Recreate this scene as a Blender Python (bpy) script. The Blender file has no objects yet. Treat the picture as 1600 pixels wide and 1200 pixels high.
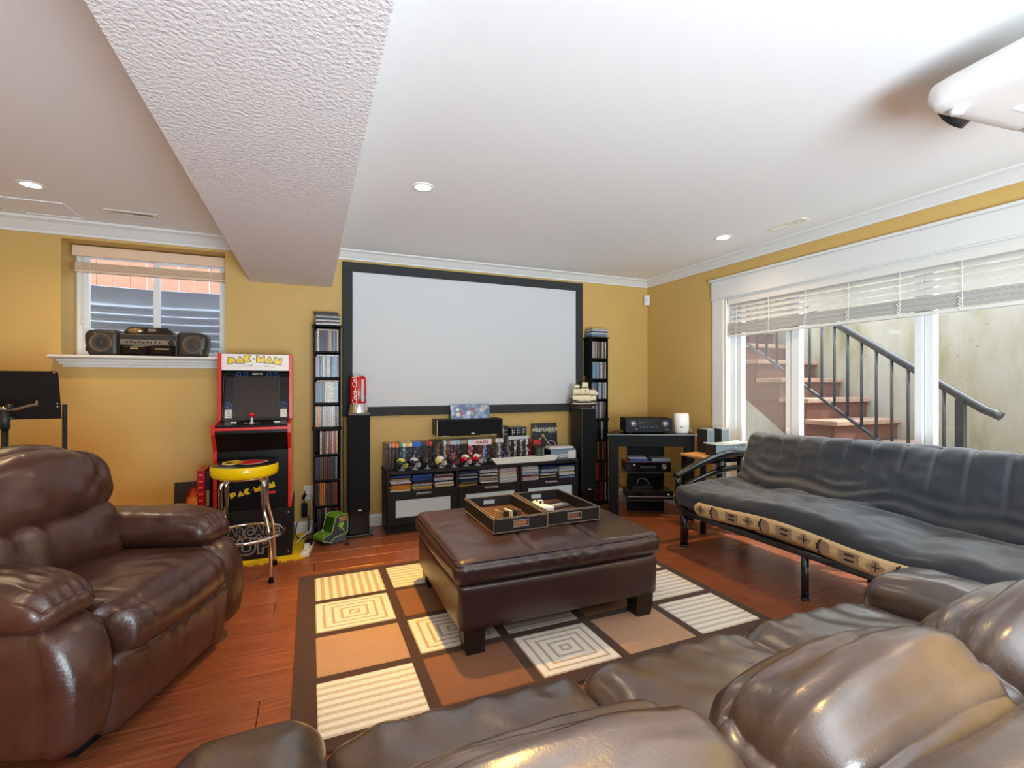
import bpy, bmesh, math, random
from mathutils import Vector, Matrix, Euler, noise
random.seed(7)
SC = bpy.context.scene
COL = SC.collection
PI = math.pi

def lin(c):
    return c / 12.92 if c <= 0.04045 else ((c + 0.055) / 1.055) ** 2.4

def rgb(r, g, b):
    return (lin(r / 255), lin(g / 255), lin(b / 255), 1.0)

# ------------------------------------------------------------------ camera, sky, sun, exposure
cam_d = bpy.data.cameras.new('camera'); cam_d.sensor_width = 36.0; cam_d.lens = 748 / 1600 * 36
cam_d.clip_start = 0.02
cam = bpy.data.objects.new('camera', cam_d); COL.objects.link(cam)
cam.location = (0, 0, 1.27); cam.rotation_euler = (PI / 2, 0, -math.radians(22.77))
SC.camera = cam
SC.view_settings.view_transform = 'Standard'; SC.view_settings.look = 'None'
SC.view_settings.gamma = 1.0; SC.view_settings.use_curve_mapping = False
SC.view_settings.exposure = 0.40

world = bpy.data.worlds.new('sky'); SC.world = world; world.use_nodes = True
wn = world.node_tree; wn.nodes.clear()
wo = wn.nodes.new('ShaderNodeOutputWorld'); wb = wn.nodes.new('ShaderNodeBackground')
wb.inputs[0].default_value = (0.78, 0.90, 1.0, 1); wb.inputs[1].default_value = 4.8
wn.links.new(wb.outputs[0], wo.inputs[0])

sun_d = bpy.data.lights.new('sun', 'SUN'); sun_d.energy = 4.5; sun_d.angle = math.radians(1.0); sun_d.color = (1.0, 0.93, 0.82)
sun = bpy.data.objects.new('sun', sun_d); COL.objects.link(sun)
sun.rotation_euler = Vector((-0.52, 0.60, -1.5)).to_track_quat('-Z', 'Y').to_euler()
sun.location = (6, -4, 8)

POT_POWER = 16.0
POT_BEAM = [90.0, 230.0, 60.0, 60.0, 60.0, 60.0]
POT_COLOR = (1.0, 0.55, 0.07)
FILL_POWER = 225.0
# big soft fill light, added unseen behind the camera, turned up at the ceiling
for fx, fy, fz, tx, ty, tz, pw in ((.7, -2.0, .75, 1.2, 1.7, 2.44, 1.0),):
    fd = bpy.data.lights.new('fill_light', 'AREA'); fd.shape = 'DISK'; fd.size = 1.7; fd.energy = FILL_POWER * pw; fd.color = (0.72, 0.88, 1.0)
    fo = bpy.data.objects.new('fill_light', fd); COL.objects.link(fo); fo.location = (fx, fy, fz)
    fo.rotation_euler = (Vector((tx, ty, tz)) - Vector((fx, fy, fz))).to_track_quat('-Z', 'Y').to_euler()

# ------------------------------------------------------------------ materials
MATS = {}

def nodes_of(m):
    return m.node_tree.nodes, m.node_tree.links

def M(name, col, rough=0.5, metal=0.0, var=0.0, scale=8.0, bump=0.0, bscale=60.0, stretch=(1, 1, 1), coat=0.0, spec=0.5, sheen=0.0, emit=None, estr=0.0, detail=4.0):
    """principled material; var = colour variation by noise, bump = fine relief"""
    if name in MATS: return MATS[name]
    m = bpy.data.materials.new(name); m.use_nodes = True
    n, l = nodes_of(m); p = n['Principled BSDF']
    p.inputs['Base Color'].default_value = col; p.inputs['Roughness'].default_value = rough
    p.inputs['Metallic'].default_value = metal; p.inputs['Coat Weight'].default_value = coat
    p.inputs['Specular IOR Level'].default_value = spec; p.inputs['Sheen Weight'].default_value = sheen
    if emit: p.inputs['Emission Color'].default_value = emit; p.inputs['Emission Strength'].default_value = estr
    if var or bump:
        tc = n.new('ShaderNodeTexCoord'); mp = n.new('ShaderNodeMapping'); mp.inputs['Scale'].default_value = stretch
        l.new(tc.outputs['Object'], mp.inputs[0])
    if var:
        t = n.new('ShaderNodeTexNoise'); t.inputs['Scale'].default_value = scale; t.inputs['Detail'].default_value = detail
        l.new(mp.outputs[0], t.inputs['Vector'])
        h = n.new('ShaderNodeHueSaturation'); h.inputs['Color'].default_value = col
        r = n.new('ShaderNodeMapRange'); r.inputs[1].default_value = .25; r.inputs[2].default_value = .75
        r.inputs[3].default_value = 1 - var; r.inputs[4].default_value = 1 + var
        l.new(t.outputs[0], r.inputs[0]); l.new(r.outputs[0], h.inputs['Value']); l.new(h.outputs[0], p.inputs['Base Color'])
    if bump:
        t2 = n.new('ShaderNodeTexNoise'); t2.inputs['Scale'].default_value = bscale; t2.inputs['Detail'].default_value = detail
        l.new(mp.outputs[0], t2.inputs['Vector'])
        b = n.new('ShaderNodeBump'); b.inputs['Strength'].default_value = bump; b.inputs['Distance'].default_value = 0.01
        l.new(t2.outputs[0], b.inputs['Height']); l.new(b.outputs[0], p.inputs['Normal'])
    MATS[name] = m
    return m

def leather(name, col, rough, wr=0.35, var=0.25, coat=0.0):
    m = bpy.data.materials.new(name); m.use_nodes = True
    n, l = nodes_of(m); p = n['Principled BSDF']; p.inputs['Roughness'].default_value = rough
    p.inputs['Specular IOR Level'].default_value = 0.6
    p.inputs['Coat Weight'].default_value = coat; p.inputs['Coat Roughness'].default_value = .26; p.inputs['Coat IOR'].default_value = 1.7
    tc = n.new('ShaderNodeTexCoord')
    a = n.new('ShaderNodeTexNoise'); a.inputs['Scale'].default_value = 5.0; a.inputs['Detail'].default_value = 6; a.inputs['Distortion'].default_value = 1.2
    v = n.new('ShaderNodeTexVoronoi'); v.inputs['Scale'].default_value = 230.0
    w = n.new('ShaderNodeTexNoise'); w.inputs['Scale'].default_value = 26.0; w.inputs['Detail'].default_value = 3; w.inputs['Distortion'].default_value = 2.0
    for t in (a, v, w): l.new(tc.outputs['Object'], t.inputs['Vector'])
    r = n.new('ShaderNodeMapRange'); r.inputs[1].default_value = .3; r.inputs[2].default_value = .7; r.inputs[3].default_value = 1 - var; r.inputs[4].default_value = 1 + var
    h = n.new('ShaderNodeHueSaturation'); h.inputs['Color'].default_value = col
    l.new(a.outputs[0], r.inputs[0]); l.new(r.outputs[0], h.inputs['Value']); l.new(h.outputs[0], p.inputs['Base Color'])
    b1 = n.new('ShaderNodeBump'); b1.inputs['Strength'].default_value = wr; b1.inputs['Distance'].default_value = 0.02
    b2 = n.new('ShaderNodeBump'); b2.inputs['Strength'].default_value = 0.12; b2.inputs['Distance'].default_value = 0.002
    b3 = n.new('ShaderNodeBump'); b3.inputs['Strength'].default_value = wr * 0.35; b3.inputs['Distance'].default_value = 0.006
    l.new(a.outputs[0], b1.inputs['Height']); l.new(w.outputs[0], b3.inputs['Height']); l.new(b1.outputs[0], b3.inputs['Normal'])
    l.new(v.outputs[0], b2.inputs['Height']); l.new(b3.outputs[0], b2.inputs['Normal']); l.new(b2.outputs[0], p.inputs['Normal'])
    MATS[name] = m
    return m

def pile(name, c1, c2, mode, freq=8.0, duty=0.5):
    """carpet pile; mode plain / rows / columns / rings, in the patch's own 0..1 coordinates"""
    m = bpy.data.materials.new(name); m.use_nodes = True
    n, l = nodes_of(m); p = n['Principled BSDF']; p.inputs['Roughness'].default_value = 0.95; p.inputs['Specular IOR Level'].default_value = 0.1
    p.inputs['Sheen Weight'].default_value = 0.15
    tc = n.new('ShaderNodeTexCoord')
    nz = n.new('ShaderNodeTexNoise'); nz.inputs['Scale'].default_value = 300; nz.inputs['Detail'].default_value = 2
    l.new(tc.outputs['Object'], nz.inputs['Vector'])
    big = n.new('ShaderNodeTexNoise'); big.inputs['Scale'].default_value = 9; big.inputs['Detail'].default_value = 3
    l.new(tc.outputs['Object'], big.inputs['Vector'])
    def mth(op, a, b=None):
        k = n.new('ShaderNodeMath'); k.operation = op
        for i, x in enumerate((a, b)):
            if x is None: continue
            if isinstance(x, (int, float)): k.inputs[i].default_value = x
            else: l.new(x, k.inputs[i])
        return k.outputs[0]
    sep = n.new('ShaderNodeSeparateXYZ'); l.new(tc.outputs['Generated'], sep.inputs[0])
    mix = n.new('ShaderNodeMixRGB'); mix.inputs[1].default_value = c1; mix.inputs[2].default_value = c2
    fac = None
    if mode == 'rows': fac = sep.outputs[1]
    if mode == 'columns': fac = sep.outputs[0]
    if mode == 'rings':
        ax = mth('ABSOLUTE', mth('SUBTRACT', sep.outputs[0], 0.5)); ay = mth('ABSOLUTE', mth('SUBTRACT', sep.outputs[1], 0.5))
        fac = mth('MAXIMUM', ax, ay)
    if fac is not None:
        wob = mth('MULTIPLY', mth('SUBTRACT', big.outputs[0], 0.5), 0.012)
        f = mth('FRACT', mth('MULTIPLY', mth('ADD', fac, wob), freq))
        f = mth('ABSOLUTE', mth('SUBTRACT', f, 0.5))
        s = n.new('ShaderNodeMapRange'); s.inputs[1].default_value = 0.5 * duty - .04; s.inputs[2].default_value = 0.5 * duty + .04
        l.new(f, s.inputs[0]); l.new(s.outputs[0], mix.inputs[0])
    else: l.new(big.outputs[0], mix.inputs[0])
    h = n.new('ShaderNodeHueSaturation'); l.new(mix.outputs[0], h.inputs['Color'])
    r = n.new('ShaderNodeMapRange'); r.inputs[3].default_value = .72; r.inputs[4].default_value = 1.28; l.new(nz.outputs[0], r.inputs[0]); l.new(r.outputs[0], h.inputs['Value'])
    l.new(h.outputs[0], p.inputs['Base Color'])
    b = n.new('ShaderNodeBump'); b.inputs['Strength'].default_value = .6; b.inputs['Distance'].default_value = .004; l.new(nz.outputs[0], b.inputs['Height']); l.new(b.outputs[0], p.inputs['Normal'])
    return m

def thin_glass(name, tint=(1, 1, 1, 1), haze=0.0, hazecol=(.8, .8, .8, 1), refl=1.0):
    m = bpy.data.materials.new(name); m.use_nodes = True
    n, l = nodes_of(m); n.clear()
    o = n.new('ShaderNodeOutputMaterial'); t = n.new('ShaderNodeBsdfTransparent'); t.inputs[0].default_value = tint
    g = n.new('ShaderNodeBsdfGlossy'); g.inputs['Roughness'].default_value = 0.03
    f = n.new('ShaderNodeLayerWeight'); f.inputs[0].default_value = .5
    pw = n.new('ShaderNodeMath'); pw.operation = 'POWER'; pw.inputs[1].default_value = 5.0; l.new(f.outputs['Facing'], pw.inputs[0])
    k = n.new('ShaderNodeMath'); k.operation = 'MULTIPLY_ADD'; k.inputs[1].default_value = .5 * refl; k.inputs[2].default_value = .03 * refl; l.new(pw.outputs[0], k.inputs[0])
    x = n.new('ShaderNodeMixShader'); l.new(k.outputs[0], x.inputs[0]); l.new(t.outputs[0], x.inputs[1]); l.new(g.outputs[0], x.inputs[2])
    if haze:
        d = n.new('ShaderNodeBsdfDiffuse'); d.inputs[0].default_value = hazecol
        y = n.new('ShaderNodeMixShader'); y.inputs[0].default_value = haze; l.new(x.outputs[0], y.inputs[1]); l.new(d.outputs[0], y.inputs[2]); l.new(y.outputs[0], o.inputs[0])
    else: l.new(x.outputs[0], o.inputs[0])
    MATS[name] = m
    return m

def case_mat():
    """printed case: object colour, with bands of print along the spine"""
    m = bpy.data.materials.new('disc_case_print'); m.use_nodes = True
    n, l = nodes_of(m); p = n['Principled BSDF']; p.inputs['Roughness'].default_value = 0.3
    oi = n.new('ShaderNodeObjectInfo'); tc = n.new('ShaderNodeTexCoord')
    ad = n.new('ShaderNodeVectorMath'); ad.operation = 'ADD'; l.new(tc.outputs['Object'], ad.inputs[0])
    cb = n.new('ShaderNodeCombineXYZ'); l.new(oi.outputs['Random'], cb.inputs[0]); l.new(oi.outputs['Random'], cb.inputs[2])
    sc = n.new('ShaderNodeVectorMath'); sc.operation = 'SCALE'; sc.inputs['Scale'].default_value = 40; l.new(cb.outputs[0], sc.inputs[0]); l.new(sc.outputs[0], ad.inputs[1])
    mp = n.new('ShaderNodeMapping'); mp.inputs['Scale'].default_value = (12, 4, 3.6); l.new(ad.outputs[0], mp.inputs[0])
    t = n.new('ShaderNodeTexNoise'); t.inputs['Scale'].default_value = 34; t.inputs['Detail'].default_value = 3; l.new(mp.outputs[0], t.inputs['Vector'])
    r = n.new('ShaderNodeValToRGB'); r.color_ramp.interpolation = 'CONSTANT'
    e = r.color_ramp.elements; e[0].position = 0; e[0].color = (.05, .05, .06, 1); e[1].position = .47; e[1].color = (.9, .9, .9, 1)
    k = e.new(.57); k.color = (.22, .2, .2, 1); k = e.new(.63); k.color = (1.8, 1.8, 1.8, 1)
    l.new(t.outputs[0], r.inputs[0])
    mx = n.new('ShaderNodeMixRGB'); mx.blend_type = 'MULTIPLY'; mx.inputs[0].default_value = .8
    l.new(oi.outputs['Color'], mx.inputs[1]); l.new(r.outputs[0], mx.inputs[2]); l.new(mx.outputs[0], p.inputs['Base Color'])
    return m

# ------------------------------------------------------------------ mesh helpers
def add_box(bm, c, s, rot=None, bevel=0.0, seg=2, mi=0):
    r = bmesh.ops.create_cube(bm, size=1.0)
    vs = r['verts']
    bmesh.ops.scale(bm, vec=s, verts=vs)
    fs = list({f for v in vs for f in v.link_faces})
    if bevel:
        es = list({e for v in vs for e in v.link_edges})
        rr = bmesh.ops.bevel(bm, geom=es, offset=min(bevel, min(s) * 0.49), segments=seg, affect='EDGES', profile=0.5)
        vs = list({v for f in rr['faces'] for v in f.verts} | {v for v in vs if v.is_valid})
        fs = list({f for v in vs for f in v.link_faces})
    if rot is not None: bmesh.ops.rotate(bm, cent=(0, 0, 0), matrix=Euler(rot).to_matrix(), verts=vs)
    bmesh.ops.translate(bm, vec=c, verts=vs)
    for f in fs: f.material_index = mi
    return vs

def add_tube(bm, pts, r, seg=10, cap=True, mi=0, closed=False):
    pts = [Vector(p) for p in pts]; n = len(pts); rings = []
    rs = r if isinstance(r, (list, tuple)) else [r] * n
    up = None
    for i, p in enumerate(pts):
        if closed: d = pts[(i + 1) % n] - pts[i - 1]
        else: d = pts[min(i + 1, n - 1)] - pts[max(i - 1, 0)]
        d = d.normalized()
        if up is None: up = d.orthogonal().normalized()
        up = (up - d * up.dot(d)); up = up.normalized() if up.length > 1e-6 else d.orthogonal().normalized()
        sd = d.cross(up)
        rings.append([bm.verts.new(p + (up * math.cos(2 * PI * k / seg) + sd * math.sin(2 * PI * k / seg)) * rs[i]) for k in range(seg)])
    m = n if closed else n - 1
    for i in range(m):
        a, b = rings[i], rings[(i + 1) % n]
        for k in range(seg):
            f = bm.faces.new((a[k], a[(k + 1) % seg], b[(k + 1) % seg], b[k])); f.smooth = True; f.material_index = mi
    if cap and not closed:
        f = bm.faces.new(list(reversed(rings[0]))); f.material_index = mi
        f = bm.faces.new(rings[-1]); f.material_index = mi

def add_lathe(bm, prof, c=(0, 0, 0), seg=24, mi=0, mis=None, smooth=True):
    rings = []
    for r, z in prof:
        if r < 1e-5: rings.append([bm.verts.new((c[0], c[1], c[2] + z))])
        else: rings.append([bm.verts.new((c[0] + r * math.cos(2 * PI * k / seg), c[1] + r * math.sin(2 * PI * k / seg), c[2] + z)) for k in range(seg)])
    for i in range(len(rings) - 1):
        a, b = rings[i], rings[i + 1]
        for k in range(seg):
            k2 = (k + 1) % seg
            if len(a) == 1 and len(b) == 1: continue
            if len(a) == 1: f = bm.faces.new((a[0], b[k2], b[k]))
            elif len(b) == 1: f = bm.faces.new((a[k], a[k2], b[0]))
            else: f = bm.faces.new((a[k], a[k2], b[k2], b[k]))
            f.smooth = smooth; f.material_index = mis[i] if mis else mi

def add_prism(bm, poly, h, mtx=None, mi=0):
    """poly in xy, extruded 0..h along z, then moved by mtx"""
    mtx = mtx or Matrix.Identity(4)
    a = [bm.verts.new(mtx @ Vector((x, y, 0))) for x, y in poly]
    b = [bm.verts.new(mtx @ Vector((x, y, h))) for x, y in poly]
    n = len(poly)
    fs = [bm.faces.new(list(reversed(a))), bm.faces.new(b)]
    for i in range(n): fs.append(bm.faces.new((a[i], a[(i + 1) % n], b[(i + 1) % n], b[i])))
    for f in fs: f.material_index = mi
    return fs

# frames: local x,y drawn in a vertical plane
def face_y(x, y, z):      # local x -> +X, local y -> +Z, thickness towards -Y (towards the viewer of the back wall)
    return Matrix(((1, 0, 0, x), (0, 0, -1, y), (0, 1, 0, z), (0, 0, 0, 1)))
def face_x(x, y, z):      # local x -> +Y, local y -> +Z, thickness towards +X
    return Matrix(((0, 0, 1, x), (1, 0, 0, y), (0, 1, 0, z), (0, 0, 0, 1)))

def add_cushion(bm, c, half, r, n=(12, 12, 6), puff=(0, 0, 0), fn=None, rot=None, mi=0):
    """rounded, puffed block with evenly spaced quads; fn(p, t) moves a local point"""
    hx, hy, hz = half; cache = {}
    R = Euler(rot).to_matrix() if rot else None
    def sp(i, k):
        t = -1 + 2 * i / k
        return math.sin(t * PI / 2) * .55 + t * .45
    def vert(i, j, k):
        key = (i, j, k)
        if key in cache: return cache[key]
        t = (sp(i, n[0]), sp(j, n[1]), sp(k, n[2]))
        p = Vector((t[0] * hx, t[1] * hy, t[2] * hz))
        q = Vector((max(-(hx - r), min(hx - r, p.x)), max(-(hy - r), min(hy - r, p.y)), max(-(hz - r), min(hz - r, p.z))))
        d = p - q
        if d.length > 1e-7: p = q + d.normalized() * r
        for a in range(3):
            b, e = [x for x in range(3) if x != a]
            p[a] += puff[a] * (1 - t[b] ** 2) * (1 - t[e] ** 2) * t[a]
        if fn: p = fn(p, t)
        if R: p = R @ p
        v = bm.verts.new(p + Vector(c)); cache[key] = v
        return v
    def quad(a, b, e, d):
        f = bm.faces.new((a, b, e, d)); f.smooth = True; f.material_index = mi
    X, Y, Z = n
    for i in range(X):
        for j in range(Y):
            quad(vert(i, j, Z), vert(i + 1, j, Z), vert(i + 1, j + 1, Z), vert(i, j + 1, Z))
            quad(vert(i, j, 0), vert(i, j + 1, 0), vert(i + 1, j + 1, 0), vert(i + 1, j, 0))
    for i in range(X):
        for k in range(Z):
            quad(vert(i, 0, k), vert(i + 1, 0, k), vert(i + 1, 0, k + 1), vert(i, 0, k + 1))
            quad(vert(i, Y, k), vert(i, Y, k + 1), vert(i + 1, Y, k + 1), vert(i + 1, Y, k))
    for j in range(Y):
        for k in range(Z):
            quad(vert(0, j, k), vert(0, j, k + 1), vert(0, j + 1, k + 1), vert(0, j + 1, k))
            quad(vert(X, j, k), vert(X, j + 1, k), vert(X, j + 1, k + 1), vert(X, j, k + 1))

def fold(p, amp, f, seed=0.0, st=(1, 1, 1)):
    return amp * noise.fractal(Vector((p.x * st[0], p.y * st[1], p.z * st[2])) * f + Vector((seed, seed * 1.7, -seed)), 0.9, 2.1, 3)

def obj(name, bm, mats, parent=None, loc=None, smooth=None):
    bmesh.ops.recalc_face_normals(bm, faces=bm.faces)
    me = bpy.data.meshes.new(name); bm.to_mesh(me); bm.free()
    for m in (mats if isinstance(mats, (list, tuple)) else [mats]): me.materials.append(m)
    if smooth: me.polygons.foreach_set('use_smooth', [True] * len(me.polygons))
    o = bpy.data.objects.new(name, me); COL.objects.link(o)
    if parent is not None: o.parent = parent
    if loc: o.location = loc
    return o

def B():
    return bmesh.new()

def part_box(name, c, s, mat, parent=None, bevel=0.0, rot=None, seg=2):
    """box part with its own origin at its centre"""
    bm = B(); add_box(bm, (0, 0, 0), s, None, bevel, seg)
    o = obj(name, bm, mat, parent, c)
    if rot: o.rotation_euler = rot
    return o

def tag(o, label, cat, group=None):
    o['label'] = label; o['category'] = cat
    if group: o['group'] = group
    return o

def thing(name, label, cat, loc=(0, 0, 0), rz=0.0, group=None):
    o = bpy.data.objects.new(name, None); COL.objects.link(o)
    o.empty_display_size = .05; o.location = loc; o.rotation_euler = (0, 0, rz)
    return tag(o, label, cat, group)

def struct(o):
    o['kind'] = 'structure'; return o

def dup(root, loc, rz=None, label=None, group=None):
    r = root.copy(); COL.objects.link(r); r.location = loc
    if rz is not None: r.rotation_euler = (0, 0, rz)
    if label: r['label'] = label
    if group: r['group'] = group
    for ch in list(root.children):
        c = ch.copy(); COL.objects.link(c); c.parent = r
        for g in ch.children:
            d = g.copy(); COL.objects.link(d); d.parent = c
    return r

def text_mesh(s, size, depth=0.001, bold=0.0, shear=0.0, align='CENTER', space=1.0):
    cu = bpy.data.curves.new('lettering', 'FONT'); cu.body = s; cu.size = size; cu.extrude = depth; cu.offset = bold; cu.shear = shear
    cu.align_x = align; cu.align_y = 'CENTER'; cu.space_character = space; cu.resolution_u = 3
    o = bpy.data.objects.new('lettering_tmp', cu); COL.objects.link(o)
    dg = bpy.context.evaluated_depsgraph_get(); dg.update()
    me = bpy.data.meshes.new_from_object(o.evaluated_get(dg))
    bpy.data.objects.remove(o); bpy.data.curves.remove(cu)
    return me

def text_obj(name, s, size, mat, parent, mtx, depth=0.0008, bold=0.0, shear=0.0, xs=1.0, fn=None, space=1.0):
    me = text_mesh(s, size, depth, bold, shear, space=space)
    for v in me.vertices:
        p = Vector((v.co.x * xs, v.co.y, v.co.z))
        v.co = fn(p) if fn else mtx @ p
    me.materials.clear(); me.materials.append(mat)
    o = bpy.data.objects.new(name, me); COL.objects.link(o); o.parent = parent
    return o

ORD = ['first', 'second', 'third', 'fourth', 'fifth', 'sixth', 'seventh', 'eighth', 'ninth', 'tenth', 'eleventh', 'twelfth', 'thirteenth', 'fourteenth', 'fifteenth']
def settle(root, loc):
    """root built at the origin with parts in world coordinates: move its origin to loc, keep the parts where they are"""
    root.location = loc
    for ch in root.children: ch.location = Vector(ch.location) - Vector(loc)

# ------------------------------------------------------------------ shared materials
wall_m = M('wall_paint', rgb(208, 170, 98), .6, var=.03, scale=3, bump=.04, bscale=120)
ceil_m = M('ceiling_paint', rgb(243, 243, 243), .85, bump=.05, bscale=150)
beam_m = M('textured_ceiling_paint', rgb(230, 226, 226), .9, bump=.55, bscale=75, detail=3)
trim_m = M('white_trim_paint', rgb(228, 227, 223), .35)
vinyl_m = M('white_vinyl', rgb(240, 241, 242), .35)
black_m = M('black_satin', rgb(17, 17, 19), .55, spec=.16)
blackwood_m = M('black_brown_veneer', rgb(31, 30, 32), .6, spec=.25, var=.12, scale=5, stretch=(1, 1, 8))
gloss_m = M('black_gloss', rgb(12, 11, 13), .12, spec=.35)
dark_m = M('dark_plastic', rgb(36, 35, 36), .5)
cloth_m = M('black_speaker_cloth', rgb(29, 29, 31), .9, spec=.15, bump=.2, bscale=500)
chrome_m = M('chrome', (.8, .8, .8, 1), .08, metal=1)
steel_m = M('brushed_steel', (.55, .55, .55, 1), .3, metal=1)
white_m = M('white_plastic', rgb(238, 236, 234), .35)
grey_m = M('grey_plastic', rgb(150, 156, 160), .45)
red_m = M('red_gloss', rgb(205, 24, 22), .25)
yellow_m = M('yellow_gloss', rgb(250, 212, 10), .22)
glass_m = thin_glass('window_glass')
hazy_glass_m = thin_glass('hazy_window_glass', haze=.16, hazecol=(.62, .68, .78, 1))
screen_glass_m = thin_glass('screened_window_glass', haze=.22, hazecol=(.55, .52, .5, 1))

# ------------------------------------------------------------------ room shell
WY, WX, CH = 4.44, 3.54, 2.44
XL, YF = -3.2, -2.4
floor_m = bpy.data.materials.new('red_laminate'); floor_m.use_nodes = True
n_, l_ = nodes_of(floor_m); p_ = n_['Principled BSDF']; p_.inputs['Roughness'].default_value = .3
oi = n_.new('ShaderNodeObjectInfo'); tc = n_.new('ShaderNodeTexCoord'); mp = n_.new('ShaderNodeMapping'); mp.inputs['Scale'].default_value = (1.2, 26, 1)
av = n_.new('ShaderNodeVectorMath'); av.operation = 'ADD'; cb = n_.new('ShaderNodeCombineXYZ'); ms = n_.new('ShaderNodeMath'); ms.operation = 'MULTIPLY'; ms.inputs[1].default_value = 50
l_.new(oi.outputs['Random'], ms.inputs[0]); l_.new(ms.outputs[0], cb.inputs[0]); l_.new(ms.outputs[0], cb.inputs[1])
l_.new(tc.outputs['Object'], av.inputs[0]); l_.new(cb.outputs[0], av.inputs[1]); l_.new(av.outputs[0], mp.inputs[0])
nz = n_.new('ShaderNodeTexNoise'); nz.inputs['Scale'].default_value = 3.0; nz.inputs['Detail'].default_value = 6; nz.inputs['Distortion'].default_value = .6; l_.new(mp.outputs[0], nz.inputs['Vector'])
cr = n_.new('ShaderNodeValToRGB'); e = cr.color_ramp.elements
e[0].position = .3; e[0].color = rgb(116, 60, 38); e[1].position = .72; e[1].color = rgb(156, 92, 60)
l_.new(nz.outputs[0], cr.inputs[0])
hv = n_.new('ShaderNodeHueSaturation'); mr = n_.new('ShaderNodeMapRange'); mr.inputs[3].default_value = .9; mr.inputs[4].default_value = 1.1
l_.new(oi.outputs['Random'], mr.inputs[0]); l_.new(mr.outputs[0], hv.inputs['Value']); l_.new(cr.outputs[0], hv.inputs['Color']); l_.new(hv.outputs[0], p_.inputs['Base Color'])

bm = B(); add_box(bm, ((XL + WX) / 2, (YF + WY) / 2, -.06), (WX - XL, WY - YF, .10))
floor = struct(obj('floor', bm, M('floor_underlay', rgb(70, 32, 18), .6)))
PW, PL = .19, 1.29
bm = B(); add_box(bm, (0, 0, 0), (PL - .0025, PW - .0025, .010), None, .0018, 1)
plank0 = None
bmesh.ops.recalc_face_normals(bm, faces=bm.faces)
pme = bpy.data.meshes.new('plank'); bm.to_mesh(pme); bm.free(); pme.materials.append(floor_m)
y = WY - PW / 2; row = 0
while y > -.3:
    x = XL + PL / 2 - [0, .43, .86, .2, .65][row % 5]
    while x - PL / 2 < WX:
        a, b_ = max(x - PL / 2, XL), min(x + PL / 2, WX)
        if b_ - a > .05:
            o = bpy.data.objects.new('plank', pme); COL.objects.link(o); o.parent = floor
            o.location = ((a + b_) / 2, y, -.005); o.scale = ((b_ - a) / PL, 1, 1)
        x += PL
    y -= PW; row += 1
# the part of the floor behind the camera: one plain sheet of the same laminate
bm = B(); add_box(bm, ((XL + WX) / 2, (y + PW / 2 + YF) / 2, -.006), (WX - XL, y + PW / 2 - YF, .008)); obj('plank', bm, floor_m, floor)

# walls with their window openings
def holed_wall(name, boxes, mat):
    bm = B()
    for lo, hi in boxes:
        add_box(bm, [(a + b) / 2 for a, b in zip(lo, hi)], [b - a for a, b in zip(lo, hi)])
    return struct(obj(name, bm, mat))
W1 = (-1.663, -.636, 1.455, 2.325)                 # left window: x0 x1 z0 z1
holed_wall('wall_back', [((XL - .2, WY, -.1), (W1[0], WY + .32, CH + .1)), ((W1[1], WY, -.1), (WX + .2, WY + .32, CH + .1)),
                         ((W1[0], WY, -.1), (W1[1], WY + .32, W1[2])), ((W1[0], WY, W1[3]), (W1[1], WY + .32, CH + .1))], wall_m)
W2 = (.82, 3.33, .06, 2.07)                        # right window: y0 y1 z0 z1
holed_wall('wall_right', [((WX, YF, -.1), (WX + .16, W2[0], CH + .1)), ((WX, W2[1], -.1), (WX + .16, WY, CH + .1)),
                          ((WX, W2[0], -.1), (WX + .16, W2[1], W2[2])), ((WX, W2[0], W2[3]), (WX + .16, W2[1], CH + .1))], wall_m)
holed_wall('wall_left', [((XL - .12, YF, -.1), (XL, WY, CH + .1))], wall_m)
holed_wall('wall_front', [((XL - .12, YF - .12, -.1), (WX + .16, YF, CH + .1))], wall_m)
bm = B(); add_box(bm, ((XL + WX) / 2, (YF + WY) / 2, CH + .06), (WX - XL + .3, WY - YF + .3, .12)); struct(obj('ceiling', bm, ceil_m))
bm = B(); add_box(bm, (-.145, (YF + WY) / 2, (2.107 + CH) / 2), (.63, WY - YF, CH - 2.107), None, .004, 1)
struct(obj('ceiling_beam', bm, beam_m))

# crown mouldings and baseboards
CROWN = [(0, 0), (.075, 0), (.075, -.012), (.066, -.016), (.052, -.024), (.036, -.042), (.022, -.058), (.014, -.064), (.014, -.078), (0, -.078)]
def moulding(name, prof, a, b, inward, z, mat):
    """profile (distance from wall, height) swept from a to b; inward = unit vector away from the wall"""
    bm = B(); rings = []
    for q in (a, b):
        rings.append([bm.verts.new((q[0] + inward[0] * d, q[1] + inward[1] * d, z + h)) for d, h in prof])
    k = len(prof)
    for i in range(k): bm.faces.new((rings[0][i], rings[0][(i + 1) % k], rings[1][(i + 1) % k], rings[1][i]))
    bm.faces.new(rings[0]); bm.faces.new(list(reversed(rings[1])))
    return struct(obj(name, bm, mat))
moulding('trim_1', [(d * 1.25, h * 1.25) for d, h in CROWN], (XL, WY), (-.46, WY), (0, -1), CH, trim_m)
moulding('trim_2', CROWN, (.17, WY), (WX, WY), (0, -1), CH, trim_m)
moulding('trim_3', CROWN, (WX, WY), (WX, YF), (-1, 0), CH, trim_m)
BASE = [(0, 0), (.016, 0), (.016, .085), (.010, .100), (0, .104)]
moulding('baseboard_back', BASE, (XL, WY), (WX, WY), (0, -1), 0, trim_m)
moulding('baseboard_right', BASE, (WX, WY), (WX, W2[1] + .13), (-1, 0), 0, trim_m)
moulding('baseboard_left', BASE, (XL, YF), (XL, WY), (1, 0), 0, trim_m)

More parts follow.
